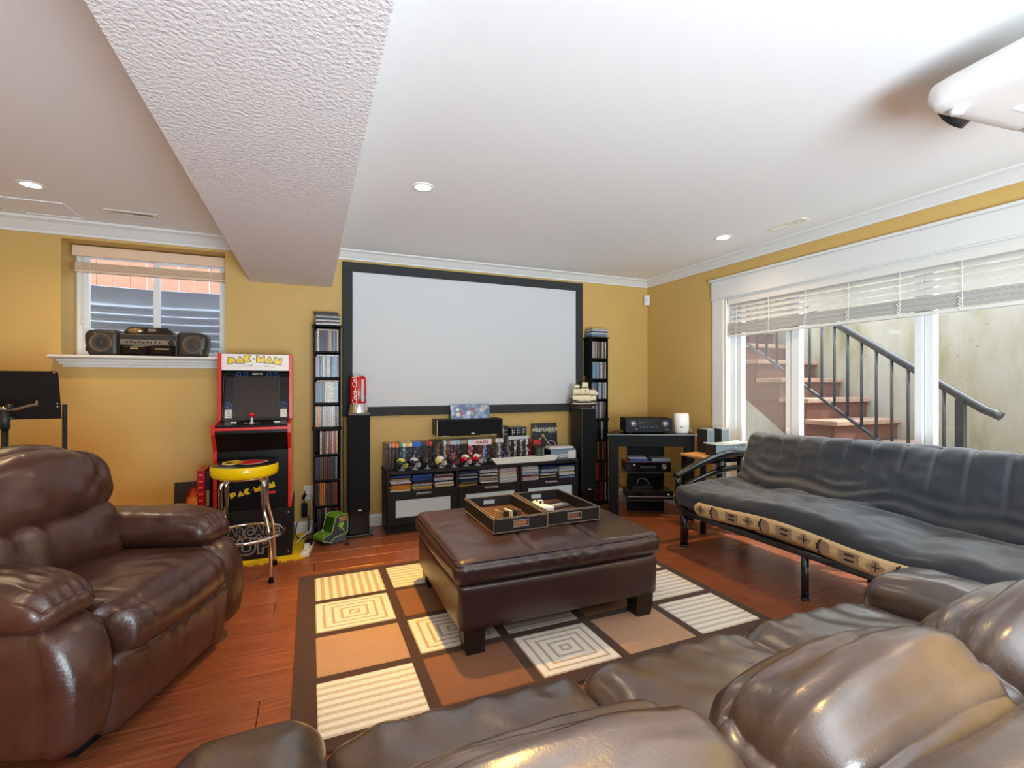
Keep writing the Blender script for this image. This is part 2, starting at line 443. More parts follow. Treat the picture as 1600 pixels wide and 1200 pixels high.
# ------------------------------------------------------------------ left window (window_1)
def frame_bars(bm, x0, x1, z0, z1, y0, y1, w):
    add_box(bm, (x0 + w / 2, (y0 + y1) / 2, (z0 + z1) / 2), (w, y1 - y0, z1 - z0), None, .004, 1)
    add_box(bm, (x1 - w / 2, (y0 + y1) / 2, (z0 + z1) / 2), (w, y1 - y0, z1 - z0), None, .004, 1)
    add_box(bm, ((x0 + x1) / 2, (y0 + y1) / 2, z0 + w / 2), (x1 - x0 - 2 * w + .004, y1 - y0, w), None, .004, 1)
    add_box(bm, ((x0 + x1) / 2, (y0 + y1) / 2, z1 - w / 2), (x1 - x0 - 2 * w + .004, y1 - y0, w), None, .004, 1)
w1 = bpy.data.objects.new('window_1', None); COL.objects.link(w1); struct(w1)
bm = B(); frame_bars(bm, W1[0], W1[1], W1[2], W1[3], 4.69, 4.76, .045); obj('window_frame', bm, vinyl_m, w1)
xm = -1.163
bm = B(); frame_bars(bm, W1[0] + .04, xm + .035, W1[2] + .04, W1[3] - .04, 4.675, 4.715, .040); obj('sash', bm, vinyl_m, w1)
bm = B(); frame_bars(bm, xm - .02, W1[1] - .04, W1[2] + .04, W1[3] - .04, 4.715, 4.745, .040); obj('sash', bm, vinyl_m, w1)
part_box('pane', ((W1[0] + .08 + xm - .005) / 2, 4.695, (W1[2] + W1[3]) / 2), (xm - .005 - W1[0] - .08, .004, W1[3] - W1[2] - .16), hazy_glass_m, w1)
part_box('pane', ((xm + .02 + W1[1] - .08) / 2, 4.730, (W1[2] + W1[3]) / 2), (W1[1] - .08 - xm - .02, .004, W1[3] - W1[2] - .16), hazy_glass_m, w1)
bm = B()
SILL = [(0, 0), (.33, 0), (.345, .008), (.345, .018), (.335, .024), (0, .024)]
add_prism(bm, [(4.68 - d, h) for d, h in SILL], 1.60 - .55, Matrix(((0, 0, 1, -1.70), (1, 0, 0, 0), (0, 1, 0, 1.455), (0, 0, 0, 1))))
obj('window_sill', bm, trim_m, w1)
bm = B()
for k, (dx, dz, d) in enumerate([(0, -.012, .050), (.012, -.032, .036), (.03, -.052, .022)]):
    add_box(bm, ((-1.685 - .60) / 2 + dx / 2 + .0, WY - d / 2, 1.455 + dz), (1.07 - dx, d, .022), None, .004, 1)
obj('sill_apron', bm, trim_m, w1)

# raised faux-wood blind in the left window
wood_blind_m = M('pale_wood_blind', rgb(236, 205, 176), .45, var=.07, scale=4, stretch=(2, 1, 30))
bl = thing('window_blind', 'pale wood blind drawn right up in the small left window', 'blind', (0, 0, 0))
bm = B(); add_box(bm, (-1.148, 4.585, 2.275), (1.005, .018, .080), None, .006, 2); add_box(bm, (-1.148, 4.62, 2.295), (.99, .05, .045)); obj('valance', bm, wood_blind_m, bl)
for k in range(9): part_box('slat', (-1.148, 4.62, 2.19 - k * .0062), (.985, .05, .0045), wood_blind_m, bl, .001)
part_box('bottom_rail', (-1.148, 4.62, 2.128), (.985, .052, .016), wood_blind_m, bl, .003)
for x in (-1.55, -1.16, -.76):
    bm = B(); add_tube(bm, [(x, 4.592, 2.26), (x, 4.592, 2.13)], .0025, 6); obj('cord', bm, M('blind_cord', rgb(240, 235, 225), .8), bl)
bm = B(); add_tube(bm, [(-1.60, 4.60, 2.24), (-1.605, 4.60, 2.0), (-1.60, 4.60, 1.74)], .002, 6); add_lathe(bm, [(0, .03), (.008, .0), (.006, -.02), (0, -.022)], (-1.60, 4.60, 1.74), 8)
obj('pull_cord', bm, M('blind_cord', rgb(240, 235, 225), .8), bl)
settle(bl, (-1.148, 4.6, 2.12))

# outside the left window: corrugated window well, timber fence above it
well = thing('window_well', 'corrugated galvanised steel well wall outside the small left window', 'window well')
galv_m = M('galvanised_steel', rgb(120, 132, 150), .35, metal=.55, var=.18, scale=3)
bm = B(); prev = None
hs = []
z = 1.1
while z < 2.0: hs.append((z, .022 * math.sin((z - 1.1) / .074 * 2 * PI))); z += .0093
hs += [(2.005, 0), (2.13, .0), (2.135, -.02), (2.145, -.02), (2.145, .012)]
for z, d in hs:
    ring = []
    for k in range(25):
        a = PI * k / 24
        x = -1.15 - math.cos(a) * 1.05; yy = 4.80 + .62 * math.sin(a) ** .6 + d
        ring.append(bm.verts.new((x, yy, z)))
    if prev:
        for k in range(24):
            f = bm.faces.new((prev[k], prev[k + 1], ring[k + 1], ring[k])); f.smooth = True
    prev = ring
o = obj('well_wall', bm, galv_m, well); sm = o.modifiers.new('thickness', 'SOLIDIFY'); sm.thickness = .004
bm = B(); add_box(bm, (-1.15, 5.1, 1.06), (2.2, .62, .08)); obj('gravel_bed', bm, M('pale_gravel', rgb(150, 145, 138), .95, var=.4, scale=60, bump=.8, bscale=60), well)
settle(well, (-1.15, 5.1, 1.1))
fence = thing('timber_fence', 'orange cedar board fence seen above the steel window well', 'fence')
cedar_m = M('cedar_boards', rgb(168, 108, 78), .7, var=.15, scale=3, stretch=(6, 6, 1))
for k in range(24): part_box('board', (-3.1 + k * .142, 6.2 + (.004 if k % 2 else 0), 2.6), (.138, .02, 1.4), cedar_m, fence, .003)
for z in (2.15, 3.05): part_box('rail', (-1.47, 6.235, z), (3.5, .04, .09), cedar_m, fence)
settle(fence, (-1.5, 6.2, 1.9))
bm = B(); add_box(bm, (-1.5, 6.6, 1.85), (5.0, 2.1, .1)); struct(obj('ground', bm, M('garden_soil', rgb(112, 100, 84), .95, var=.3, scale=12)))

# ------------------------------------------------------------------ right window (window_2)
w2 = bpy.data.objects.new('window_2', None); COL.objects.link(w2); struct(w2)
def bar(name, y0, y1, z0, z1, x0, x1, mat=vinyl_m, bev=.004): return part_box(name, ((x0 + x1) / 2, (y0 + y1) / 2, (z0 + z1) / 2), (x1 - x0, y1 - y0, z1 - z0), mat, w2, bev, None, 1)
# jamb lining, outer frame, sash stiles
bar('jamb', W2[1] - .012, W2[1], W2[2], W2[3], WX, 3.72); bar('jamb', W2[0], W2[0] + .012, W2[2], W2[3], WX, 3.72)
bar('jamb', W2[0], W2[1], W2[3] - .012, W2[3], WX, 3.72); bar('jamb', W2[0], W2[1], W2[2], W2[2] + .02, WX, 3.72)
for nm, y0, y1, dx in [('frame_stile', 3.262, 3.318, 0), ('sash_stile', 3.208, 3.262, .012), ('sash_stile', 2.715, 2.773, .012), ('sash_stile', 2.640, 2.712, 0), ('sash_stile', 1.802, 1.850, 0), ('sash_stile', 1.750, 1.800, .012), ('sash_stile', .905, .955, .012), ('frame_stile', .832, .905, 0)]:
    bar(nm, y0, y1, W2[2] + .02, W2[3] - .012, 3.60 + dx, 3.655 + dx)
for y0, y1, dx in [(2.773, 3.208, .012), (1.850, 2.640, 0), (.955, 1.750, .012)]:
    for z0, z1 in [(W2[2] + .02, W2[2] + .09), (W2[3] - .08, W2[3] - .012)]: bar('sash_rail', y0, y1, z0, z1, 3.60 + dx, 3.655 + dx)
for y0, y1, m in [(2.773, 3.208, screen_glass_m), (1.850, 2.640, glass_m), (.955, 1.750, glass_m)]:
    bar('pane', y0, y1, W2[2] + .09, W2[3] - .08, 3.628, 3.633, m, 0)
bm = B(); add_box(bm, (3.592, 2.735, .86), (.022, .022, .10), None, .008, 2); add_box(bm, (3.582, 2.735, .89), (.02, .016, .045), None, .006, 2); obj('latch', bm, white_m, w2)
# casing round the opening
def cas(name, y0, y1, z0, z1, t): return part_box(name, (WX - t / 2, (y0 + y1) / 2, (z0 + z1) / 2), (t, y1 - y0, z1 - z0), trim_m, w2, .003, None, 1)
cas('side_casing', 3.335, 3.465, 0, 2.07, .018); cas('side_casing', .69, .82, 0, 2.07, .018)
cas('head_casing', .68, 3.475, 2.072, 2.235, .022); cas('head_cap', .665, 3.492, 2.235, 2.256, .04); cas('head_fillet', .675, 3.480, 2.062, 2.076, .030)
# wide slatted blind, half raised
blind_m = M('white_faux_wood', rgb(232, 229, 222), .4)
vb = thing('venetian_blind', 'white slatted blind half raised across the wide right window', 'blind')
Y0, Y1 = .85, 3.305; ym = (Y0 + Y1) / 2; L = Y1 - Y0
bm = B(); add_box(bm, (3.552, ym, 2.030), (.016, L, .062), None, .005, 2); add_box(bm, (3.548, ym, 2.052), (.016, L, .014), None, .004, 1); add_box(bm, (3.575, ym, 2.040), (.04, L, .03)); obj('valance', bm, blind_m, vb)
bm = B(); add_box(bm, (0, 0, 0), (.050, L, .003), None, .0012, 1)
bmesh.ops.recalc_face_normals(bm, faces=bm.faces); sme = bpy.data.meshes.new('slat'); bm.to_mesh(sme); bm.free(); sme.materials.append(blind_m)
for k in range(4):
    o = bpy.data.objects.new('slat', sme); COL.objects.link(o); o.parent = vb; o.location = (3.575, ym, 1.985 - k * .045); o.rotation_euler = (0, math.radians(-56), 0)
for k in range(17):
    o = bpy.data.objects.new('slat', sme); COL.objects.link(o); o.parent = vb; o.location = (3.575 + .001 * math.sin(k * 2.3), ym, 1.818 - k * .0052); o.rotation_euler = (0, math.radians(1.5 * math.sin(k)), 0)
part_box('bottom_rail', (3.575, ym, 1.713), (.052, L, .020), blind_m, vb, .004)
for k in range(8):
    yy = Y1 - .10 - k * .325
    bm = B()
    for x in (3.549, 3.601): add_tube(bm, [(x, yy, 2.03), (x, yy, 1.72)], .0026, 5)
    for q in range(4): add_tube(bm, [(3.546 + .0, yy + .004 * (-1) ** q, 1.80 - q * .022), (3.540, yy + .018, 1.79 - q * .022), (3.546, yy + .002, 1.775 - q * .022)], .0026, 5)
    obj('ladder_cord', bm, blind_m, vb)
settle(vb, (3.575, ym, 1.70))

# ------------------------------------------------------------------ outside the right window: concrete wall, stairs, railing
conc_m = bpy.data.materials.new('stained_concrete'); conc_m.use_nodes = True
n_, l_ = nodes_of(conc_m); p_ = n_['Principled BSDF']; p_.inputs['Roughness'].default_value = .9
tc = n_.new('ShaderNodeTexCoord'); mp = n_.new('ShaderNodeMapping'); mp.inputs['Scale'].default_value = (1, 1.3, .35); l_.new(tc.outputs['Object'], mp.inputs[0])
a_ = n_.new('ShaderNodeTexNoise'); a_.inputs['Scale'].default_value = 2.4; a_.inputs['Detail'].default_value = 7; a_.inputs['Roughness'].default_value = .65; l_.new(mp.outputs[0], a_.inputs['Vector'])
cr = n_.new('ShaderNodeValToRGB'); e = cr.color_ramp.elements; e[0].position = .3; e[0].color = rgb(116, 110, 84); e[1].position = .62; e[1].color = rgb(158, 155, 146)
k = e.new(.46); k.color = rgb(146, 141, 122)
l_.new(a_.outputs[0], cr.inputs[0])
v_ = n_.new('ShaderNodeTexVoronoi'); v_.inputs['Scale'].default_value = 7; l_.new(tc.outputs['Object'], v_.inputs['Vector'])
vr = n_.new('ShaderNodeValToRGB'); vr.color_ramp.elements[0].position = .05; vr.color_ramp.elements[0].color = (.55, .53, .5, 1); vr.color_ramp.elements[1].position = .09; vr.color_ramp.elements[1].color = (1, 1, 1, 1)
l_.new(v_.outputs['Distance'], vr.inputs[0])
mx = n_.new('ShaderNodeMixRGB'); mx.blend_type = 'MULTIPLY'; mx.inputs[0].default_value = .6; l_.new(cr.outputs[0], mx.inputs[1]); l_.new(vr.outputs[0], mx.inputs[2]); l_.new(mx.outputs[0], p_.inputs['Base Color'])
bp = n_.new('ShaderNodeBump'); bp.inputs['Strength'].default_value = .4; bp.inputs['Distance'].default_value = .02; l_.new(a_.outputs[0], bp.inputs['Height']); l_.new(bp.outputs[0], p_.inputs['Normal'])
bm = B(); add_box(bm, (5.45, 2.2, 1.1), (.24, 9.0, 2.9)); struct(obj('wall_outside', bm, conc_m))
bm = B(); add_box(bm, (5.45, 2.2, 2.58), (.30, 9.0, .06), None, .01, 1); struct(obj('trim_4', bm, conc_m))
bm = B(); add_box(bm, (4.6, 2.0, -.16), (1.9, 9.0, .12)); struct(obj('ground', bm, M('patio_concrete', rgb(140, 135, 126), .9, var=.12, scale=5)))
st = thing('stairs', 'reddish wooden stairs climbing along the concrete wall outside', 'stairs')
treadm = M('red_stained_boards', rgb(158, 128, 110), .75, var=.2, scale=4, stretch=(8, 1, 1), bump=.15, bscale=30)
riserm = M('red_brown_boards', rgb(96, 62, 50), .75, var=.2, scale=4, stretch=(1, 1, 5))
SX0, SX1 = 4.40, 5.32
for k in range(-4, 9):
    yn, zn = 2.85 + .277 * k, .93 + .2 * k
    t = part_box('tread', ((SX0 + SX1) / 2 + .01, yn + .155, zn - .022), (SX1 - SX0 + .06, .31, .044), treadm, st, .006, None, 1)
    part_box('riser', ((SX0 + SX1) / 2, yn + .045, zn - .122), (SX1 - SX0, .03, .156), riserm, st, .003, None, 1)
for x in (SX0 + .02, SX1 - .03):
    bm = B(); pl = []
    top = [(2.85 + .277 * -4 + .03, .93 - .8 - .2)]
    for k in range(-4, 9):
        yn, zn = 2.85 + .277 * k + .06, .93 + .2 * k - .045
        top += [(yn, zn), (yn + .277, zn)]
    lo = [(2.85 + .277 * 9 + .06, .93 + 1.6 - .26 - .06), (2.85 - .277 * 4 + .42, -.10), (2.85 - .277 * 4 + .03, -.10)]
    add_prism(bm, top + lo, .04, Matrix(((0, 0, 1, x - .02), (1, 0, 0, 0), (0, 1, 0, 0), (0, 0, 0, 1))))
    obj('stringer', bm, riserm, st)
settle(st, (4.86, 2.6, -.1))
rl = thing('stair_railing', 'dark metal handrail with upright bars beside the outdoor stairs', 'railing')
rail_m = M('dark_grey_metal', rgb(62, 66, 70), .4, metal=.3)
sl = .7; RX = 4.32
def top_z(y): return 1.092 + (y - 1.80) * sl
def low_z(y): return .787 + (y - 2.45) * .7
bm = B(); pts = [(RX, 1.80 - .09, top_z(1.80) - .045), (RX, 1.80 - .05, top_z(1.80) - .022), (RX, 1.80, top_z(1.80))] + [(RX, 1.80 + q * .5, top_z(1.80 + q * .5)) for q in range(1, 7)]
add_tube(bm, pts, .030, 12); obj('handrail', bm, rail_m, rl)
bm = B(); add_tube(bm, [(RX, 1.93, low_z(1.93)), (RX, 4.8, low_z(4.8))], .016, 8); obj('bottom_rail', bm, rail_m, rl)
k = 0; yy = 2.03
while yy < 4.8:
    bm = B(); add_tube(bm, [(RX, yy, low_z(yy)), (RX, yy, top_z(yy) - .02)], .0118, 8); obj('baluster', bm, rail_m, rl); yy += .115
bm = B(); add_box(bm, (RX, 1.93, (top_z(1.93) - .1) / 2), (.05, .05, top_z(1.93) + .06)); obj('post', bm, rail_m, rl)
settle(rl, (RX, 1.93, -.1))

# ------------------------------------------------------------------ recessed ceiling lights, vents, access panel, detector, projector
lens_m = M('lit_lens', (1, .9, .75, 1), .5, emit=(1.0, .88, .68, 1), estr=9.0)
baf_m = M('white_light_ring', rgb(245, 243, 238), .4)
POTS = [(-1.514, 3.678, 'white recessed ceiling light near the access panel, left of the beam'), (.613, 2.824, 'white recessed ceiling light directly above the leather footstool'), (3.034, 2.871, 'white recessed ceiling light near the vent by the wide window'),
        (.613, .45, None), (3.034, .45, None), (-1.514, 1.2, None)]
for k, (x, y, lab) in enumerate(POTS):
    if lab:
        t = thing('ceiling_light', lab, 'light', (x, y, CH), 0, 'recessed ceiling lights')
        bm = B(); add_lathe(bm, [(.046, -.001), (.048, -.006), (.066, -.004), (.068, 0), (.046, 0)], (0, 0, 0), 28); obj('trim_ring', bm, baf_m, t)
        bm = B(); add_lathe(bm, [(0, -.0015), (.046, -.0015), (.046, -.0005), (0, -.0005)], (0, 0, 0), 28); obj('lens', bm, lens_m, t)
    for size, pw in ((64, POT_BEAM[k]), (150, POT_POWER)):      # the bulb's tight beam and its wide spill
        ld = bpy.data.lights.new('ceiling_light_bulb', 'SPOT'); ld.energy = pw * (1.8 if x < -1 and size > 90 else 1); ld.color = POT_COLOR if size < 90 else (1.0, .72, .42); ld.spot_size = math.radians(size); ld.spot_blend = 1.0; ld.shadow_soft_size = .035
        lo = bpy.data.objects.new('ceiling_light_bulb', ld); COL.objects.link(lo); lo.location = (x, y, CH - .012)
cream_m = M('cream_enamel', rgb(232, 226, 208), .4)
slot_m = M('vent_dark', rgb(40, 34, 26), .8)
def vent(label, x, y, lx, ly, nf):
    t = thing('ceiling_vent', label, 'vent', (x, y, CH))
    bm = B()
    add_box(bm, (0, ly / 2 - .012, -.003), (lx, .024, .006), None, .002, 1); add_box(bm, (0, -ly / 2 + .012, -.003), (lx, .024, .006), None, .002, 1)
    add_box(bm, (lx / 2 - .018, 0, -.003), (.036, ly - .04, .006), None, .002, 1); add_box(bm, (-lx / 2 + .018, 0, -.003), (.036, ly - .04, .006), None, .002, 1)
    obj('vent_frame', bm, cream_m, t)
    part_box('backing', (0, 0, -.0006), (lx - .03, ly - .03, .001), slot_m, t)
    for k in range(nf):
        xx = -lx / 2 + .045 + (lx - .09) * k / (nf - 1)
        part_box('fin', (xx, 0, -.004), (.0035, ly - .045, .005), cream_m, t, 0, (0, math.radians(35 if xx < 0 else -35), 0))
    return t
v1 = vent('cream ceiling vent with slots, on the ceiling left of the beam', -1.128, 4.04, .30, .10, 16)
v2 = vent('cream ceiling vent by the crown moulding above the wide window', 3.222, 2.462, .30, .09, 16); v2.rotation_euler = (0, 0, PI / 2 + .0)
ap = thing('access_panel', 'white square access panel set flush in the left ceiling', 'panel', (-1.64, 4.14, CH))
bm = B()
for dx, dy, sx, sy in [(0, .155, .32, .014), (0, -.155, .32, .014), (.153, 0, .014, .30), (-.153, 0, .014, .30)]: add_box(bm, (dx, dy, -.003), (sx, sy, .006), None, .001, 1)
obj('panel_frame', bm, ceil_m, ap); part_box('panel_door', (0, 0, -.0015), (.285, .285, .003), ceil_m, ap, .001)
rg = thing('return_grille', 'grey return air grille at the left end of the ceiling', 'vent', (-2.05, 4.12, CH))
bm = B(); frame_bars(bm, -.17, .17, -.17, .17, -.001, .006, .025)
bmesh.ops.rotate(bm, cent=(0, 0, 0), matrix=Matrix.Rotation(PI / 2, 3, 'X'), verts=bm.verts); obj('grille_frame', bm, ceil_m, rg)
for k in range(18): part_box('fin', (0, -.135 + k * .0159, -.003), (.30, .010, .002), M('grille_grey', rgb(190, 180, 172), .5), rg, 0, (.5, 0, 0))
md = thing('motion_sensor', 'small white motion detector in the corner under the crown moulding', 'sensor', (3.505, 4.405, 2.215), math.radians(-45))
bm = B(); add_box(bm, (0, 0, 0), (.062, .035, .115), None, .008, 2); obj('housing', bm, white_m, md)
bm = B(); add_box(bm, (0, -.019, .008), (.038, .006, .05), None, .003, 1); obj('sensor_lens', bm, M('sensor_lens', rgb(222, 226, 232), .2), md)

pj = thing('projector', 'white projector hanging from the ceiling near the wide window', 'projector', (2.24, .74, 2.275), math.radians(-6))
bm = B(); add_cushion(bm, (0, 0, 0), (.27, .24, .055), .05, (10, 10, 6)); obj('body', bm, white_m, pj)
bm = B(); add_lathe(bm, [(0, 0), (.05, 0), (.055, -.02), (.055, -.045), (.04, -.05), (.04, -.03), (0, -.03)], (0, 0, 0), 24); o = obj('lens', bm, dark_m, pj, (-.06, .235, .01)); o.rotation_euler = (math.radians(60), 0, 0)
for x, y in ((.2, .17), (-.2, .17), (.0, -.18)):
    bm = B(); add_lathe(bm, [(0, -.02), (.018, -.02), (.022, -.012), (.022, .0), (0, 0)], (x, y, -.053), 16); obj('foot', bm, white_m, pj)
bm = B(); add_box(bm, (.02, .1, -.0555), (.09, .03, .004), None, .001, 1); obj('bottom_label', bm, M('pale_label', rgb(250, 250, 250), .4), pj)
bm = B(); add_tube(bm, [(0, 0, .05), (0, 0, .163)], .022, 14); add_lathe(bm, [(0, .165), (.06, .165), (.06, .155), (.022, .150)], (0, 0, 0), 20); obj('ceiling_mount', bm, white_m, pj)
# ------------------------------------------------------------------ rug
rug = thing('area_rug', 'brown rug with cream and tan square patches under the leather footstool', 'rug', (0, 0, 0))
part_box('rug_base', (1.105, 2.585, .006), (2.35, 1.66, .012), pile('dark_brown_pile', rgb(66, 44, 33), rgb(80, 54, 40), 'plain'), rug, .004)
CREAM, TAN = rgb(228, 222, 212), rgb(184, 162, 134)
pr = pile('cream_row_pile', CREAM, rgb(200, 186, 160), 'rows', 8, .55); pc = pile('cream_column_pile', CREAM, rgb(194, 172, 134), 'columns', 9, .5)
pg = pile('cream_ring_pile', TAN, CREAM, 'rings', 9, .30); pt = pile('tan_pile', rgb(184, 146, 116), rgb(174, 134, 104), 'plain'); po = pile('rust_brown_pile', rgb(140, 92, 60), rgb(124, 80, 52), 'plain')
GRID = [[pc, pr, pt, pg, pr], [pg, po, pr, pt, pc], [pt, pg, pr, po, pr], [pr, po, pg, pt, pr]]
bm = B(); add_box(bm, (0, 0, 0), (.402, .345, .010), None, .004, 1); bmesh.ops.recalc_face_normals(bm, faces=bm.faces)
for r in range(4):
    for c in range(5):
        cx = .222 + c * .449; cy = 3.168 - r * .392 + (c / 4) * .03
        part_box('patch', (cx, cy, .0105), (.402, .345, .010), GRID[r][c], rug, .004, (0, 0, .006), 1)
settle(rug, (1.105, 2.585, 0))

# ------------------------------------------------------------------ brown leather: footstool, armchair, sofa
lea = leather('dark_brown_leather', rgb(70, 42, 32), .32, .38, .3, .15)
lea2 = leather('dark_brown_leather_footstool', rgb(52, 34, 35), .33, .14, .2, .2)
lea3 = leather('taupe_brown_leather', rgb(70, 54, 45), .30, .30, .35, .9)
foot_m = M('dark_wood_legs', rgb(30, 22, 20), .35)
ot = thing('footstool', 'large square brown leather footstool on dark block legs in the middle', 'footstool')
OX, OY = 1.185, 2.56
def otf(p, t):
    p = p.copy()
    # front gathers, stitched cross seams, piping line
    if t[1] < -.2 and t[2] < .8:
        p.y += .009 * math.sin(p.x * 74 + 4 * noise.noise(Vector((p.x * 7, p.z * 9, 0)))) * (.5 + noise.noise(Vector((p.x * 4, 1, 0)))) * max(0, 1 - abs(t[2] - .25)) * (1 - t[0] ** 2) * max(0, -t[1])
    if t[2] > 0:
        for s in (-.17, .19):
            p.z -= .008 * math.exp(-((p.x - s) / .012) ** 2) * t[2]
        p.z -= .007 * math.exp(-((p.y - .12) / .012) ** 2) * t[2]
        p.z += fold(p, .006, 5, 2) * t[2]
    e = math.exp(-((t[2] - .62) / .14) ** 2)
    p.x *= 1 - .008 * e; p.y *= 1 - .008 * e
    return p
bm = B(); add_cushion(bm, (OX, OY, .398), (.585, .475, .062), .050, (110, 44, 18), (.012, .014, .018), otf); obj('cushion', bm, lea2, ot)
bm = B(); rr = []
for s in (1,):
    q = []
    for k in range(64):
        a = 2 * PI * k / 64; ca, sa = math.cos(a), math.sin(a)
        sx = .575 * math.copysign(abs(ca) ** .16, ca); sy = .465 * math.copysign(abs(sa) ** .16, sa)
        q.append((OX + sx, OY + sy, .447 + .002 * math.sin(k)))
    add_tube(bm, q, .0035, 6, closed=True)
obj('piping', bm, lea2, ot)
def obf(p, t):
    p = p.copy(); p.x += fold(p, .003, 4, 5); p.y += fold(p, .003, 4, 6); return p
bm = B(); add_cushion(bm, (OX, OY, .232), (.560, .460, .108), .022, (24, 20, 8), (.008, .008, 0), obf); obj('base', bm, lea2, ot)
for sx in (-1, 1):
    for sy in (-1, 1):
        bm = B()
        add_prism(bm, [(-.05, .0), (.036, 0), (.05, .05), (.055, .125), (-.055, .125)] if sx > 0 else [(-.036, 0), (.05, 0), (.055, .125), (-.055, .125), (-.05, .05)], .09, face_y(OX + sx * .485, OY + sy * .40 + .045, .014))
        obj('leg', bm, foot_m, ot)
settle(ot, (OX, OY, .014)); ot.location.z += .0018

# two serving trays on the footstool
tray_m = M('black_brown_tray_leather', rgb(34, 29, 28), .5, spec=.3, var=.1, scale=20, bump=.15, bscale=300)
stitch_m = M('pale_edge_stitching', rgb(168, 148, 128), .7)
felt_m = M('brown_tray_lining', rgb(84, 56, 42), .85)
def tray(label, x0, x1, y0, y1, z):
    t = thing('serving_tray', label, 'tray', ((x0 + x1) / 2, (y0 + y1) / 2, z), 0)
    lx, ly, h, w = x1 - x0, y1 - y0, .076, .014
    part_box('bottom', (0, 0, .005), (lx - .01, ly - .01, .010), tray_m, t, .002)
    part_box('lining', (0, 0, .0108), (lx - 2 * w, ly - 2 * w, .002), felt_m, t)
    for s in (-1, 1): part_box('side_wall', (s * (lx / 2 - w / 2), 0, h / 2), (w, ly, h), tray_m, t, .003)
    for s in (-1, 1):
        bm = B(); yy = s * (ly / 2 - w / 2); hw, z0, z1 = .040, .026, .056
        add_box(bm, (0, yy, z0 / 2), (lx - 2 * w, w, z0)); add_box(bm, (0, yy, (z1 + h) / 2), (lx - 2 * w, w, h - z1))
        for q in (-1, 1): add_box(bm, (q * (lx / 2 - w + hw) / 2, yy, (z0 + z1) / 2), (lx / 2 - w - hw, w, z1 - z0))
        obj('end_wall', bm, tray_m, t)
        bm = B(); yf = s * (ly / 2 + .0005)
        for cx, cz, sx, sz in [(0, z0 - .002, 2 * hw + .012, .006), (0, z1 + .002, 2 * hw + .012, .006), (-hw - .003, (z0 + z1) / 2, .006, z1 - z0), (hw + .003, (z0 + z1) / 2, .006, z1 - z0)]: add_box(bm, (cx, yf, cz), (sx, .003, sz), None, .001, 1)
        obj('handle_plate', bm, steel_m if s < 0 else stitch_m, t)
    bm = B()
    for s in (-1, 1):
        for zz in (.003, h - .002):
            add_box(bm, (0, s * (ly / 2 + .0004), zz), (lx, .0016, .0022)); add_box(bm, (s * (lx / 2 + .0004), 0, zz), (.0016, ly, .0022))
        for q in (-1, 1): add_box(bm, (q * (lx / 2 - .003), s * (ly / 2 + .0004), h / 2), (.0022, .0016, h))
        add_box(bm, (s * (lx / 2 - w), 0, h + .0003), (.002, ly - 2 * w, .0014)); add_box(bm, (0, s * (ly / 2 - w), h + .0003), (lx - 2 * w, .002, .0014))
    obj('edge_stitching', bm, stitch_m, t)
    return t
TZ = .4795
tray('dark leather tray on the footstool holding small coasters, nearer the armchair', .884, 1.205, 2.36, 2.87, TZ)
tray('dark leather tray on the footstool holding a remote, nearer the futon', 1.217, 1.555, 2.38, 2.89, TZ)
tz = TZ + .0122
for k, (x, y, r, c) in enumerate([(1.00, 2.585, .3, rgb(150, 116, 90)), (1.03, 2.575, .35, rgb(60, 50, 46)), (1.06, 2.58, .2, rgb(206, 196, 184)), (1.085, 2.575, .3, rgb(40, 36, 36)), (1.115, 2.582, .25, rgb(110, 80, 62))]):
    t = thing('coaster', ['tan', 'dark grey', 'pale cream', 'black', 'brown'][k] + ' coaster standing on edge in the tray with coasters', 'coaster', (x, y, tz), r, 'coasters in the left tray')
    bm = B(); add_box(bm, (0, 0, .024), (.013, .075, .048), None, .003, 2); add_box(bm, (.0067, 0, .024), (.001, .06, .036), None, 0, 1, 0); obj('slab', bm, M('coaster_%d' % 0 if False else 'coaster_' + ['tan', 'charcoal', 'cream', 'black', 'brown'][k], c, .4, var=.3, scale=60), t)
t = thing('note_card', 'pale paper card lying beside the coasters in the left tray', 'card', (.945, 2.62, tz + .001), .2)
bm = B(); add_box(bm, (0, 0, .0008), (.07, .045, .0016)); obj('card', bm, M('cream_paper', rgb(226, 214, 190), .8), t)
t = thing('remote_control', 'grey remote control with pale buttons lying in the right tray', 'remote', (1.40, 2.655, tz), math.radians(14))
bm = B(); add_cushion(bm, (0, 0, .011), (.115, .026, .010), .008, (14, 6, 4), (0, 0, .002)); obj('body', bm, M('remote_grey', rgb(92, 94, 92), .4), t)
for r in range(8):
    for c in range(3):
        part_box('button', (-.085 + r * .021, -.014 + c * .014, .0222), (.012, .008, .004), M('remote_button', rgb(206, 202, 190), .5), t, .001, None, 1)
t = thing('remote_control', 'slim black remote control beside the grey remote in the right tray', 'remote', (1.455, 2.725, tz), math.radians(10))
bm = B(); add_cushion(bm, (0, 0, .009), (.085, .020, .008), .006, (14, 6, 4)); obj('body', bm, black_m, t)
for r in range(6):
    for c in range(2): part_box('button', (-.055 + r * .020, -.007 + c * .014, .0178), (.010, .008, .003), dark_m, t, .001, None, 1)
t = thing('game_controller', 'white game controller leaning against the divide in the right tray', 'controller', (1.277, 2.640, tz), math.radians(86))
def gcf(p, t):
    p = p.copy(); p.y -= .030 * (p.x / .07) ** 2; return p
bm = B(); add_cushion(bm, (0, 0, .026), (.088, .038, .024), .018, (20, 10, 6), (0, 0, .004), gcf); obj('shell', bm, white_m, t)
for x, y in ((-.03, -.008), (.03, -.008)):
    bm = B(); add_lathe(bm, [(.006, .0), (.006, .012), (.010, .013), (.010, .017), (0, .016)], (x, y, .050), 14); obj('thumb_stick', bm, dark_m, t)

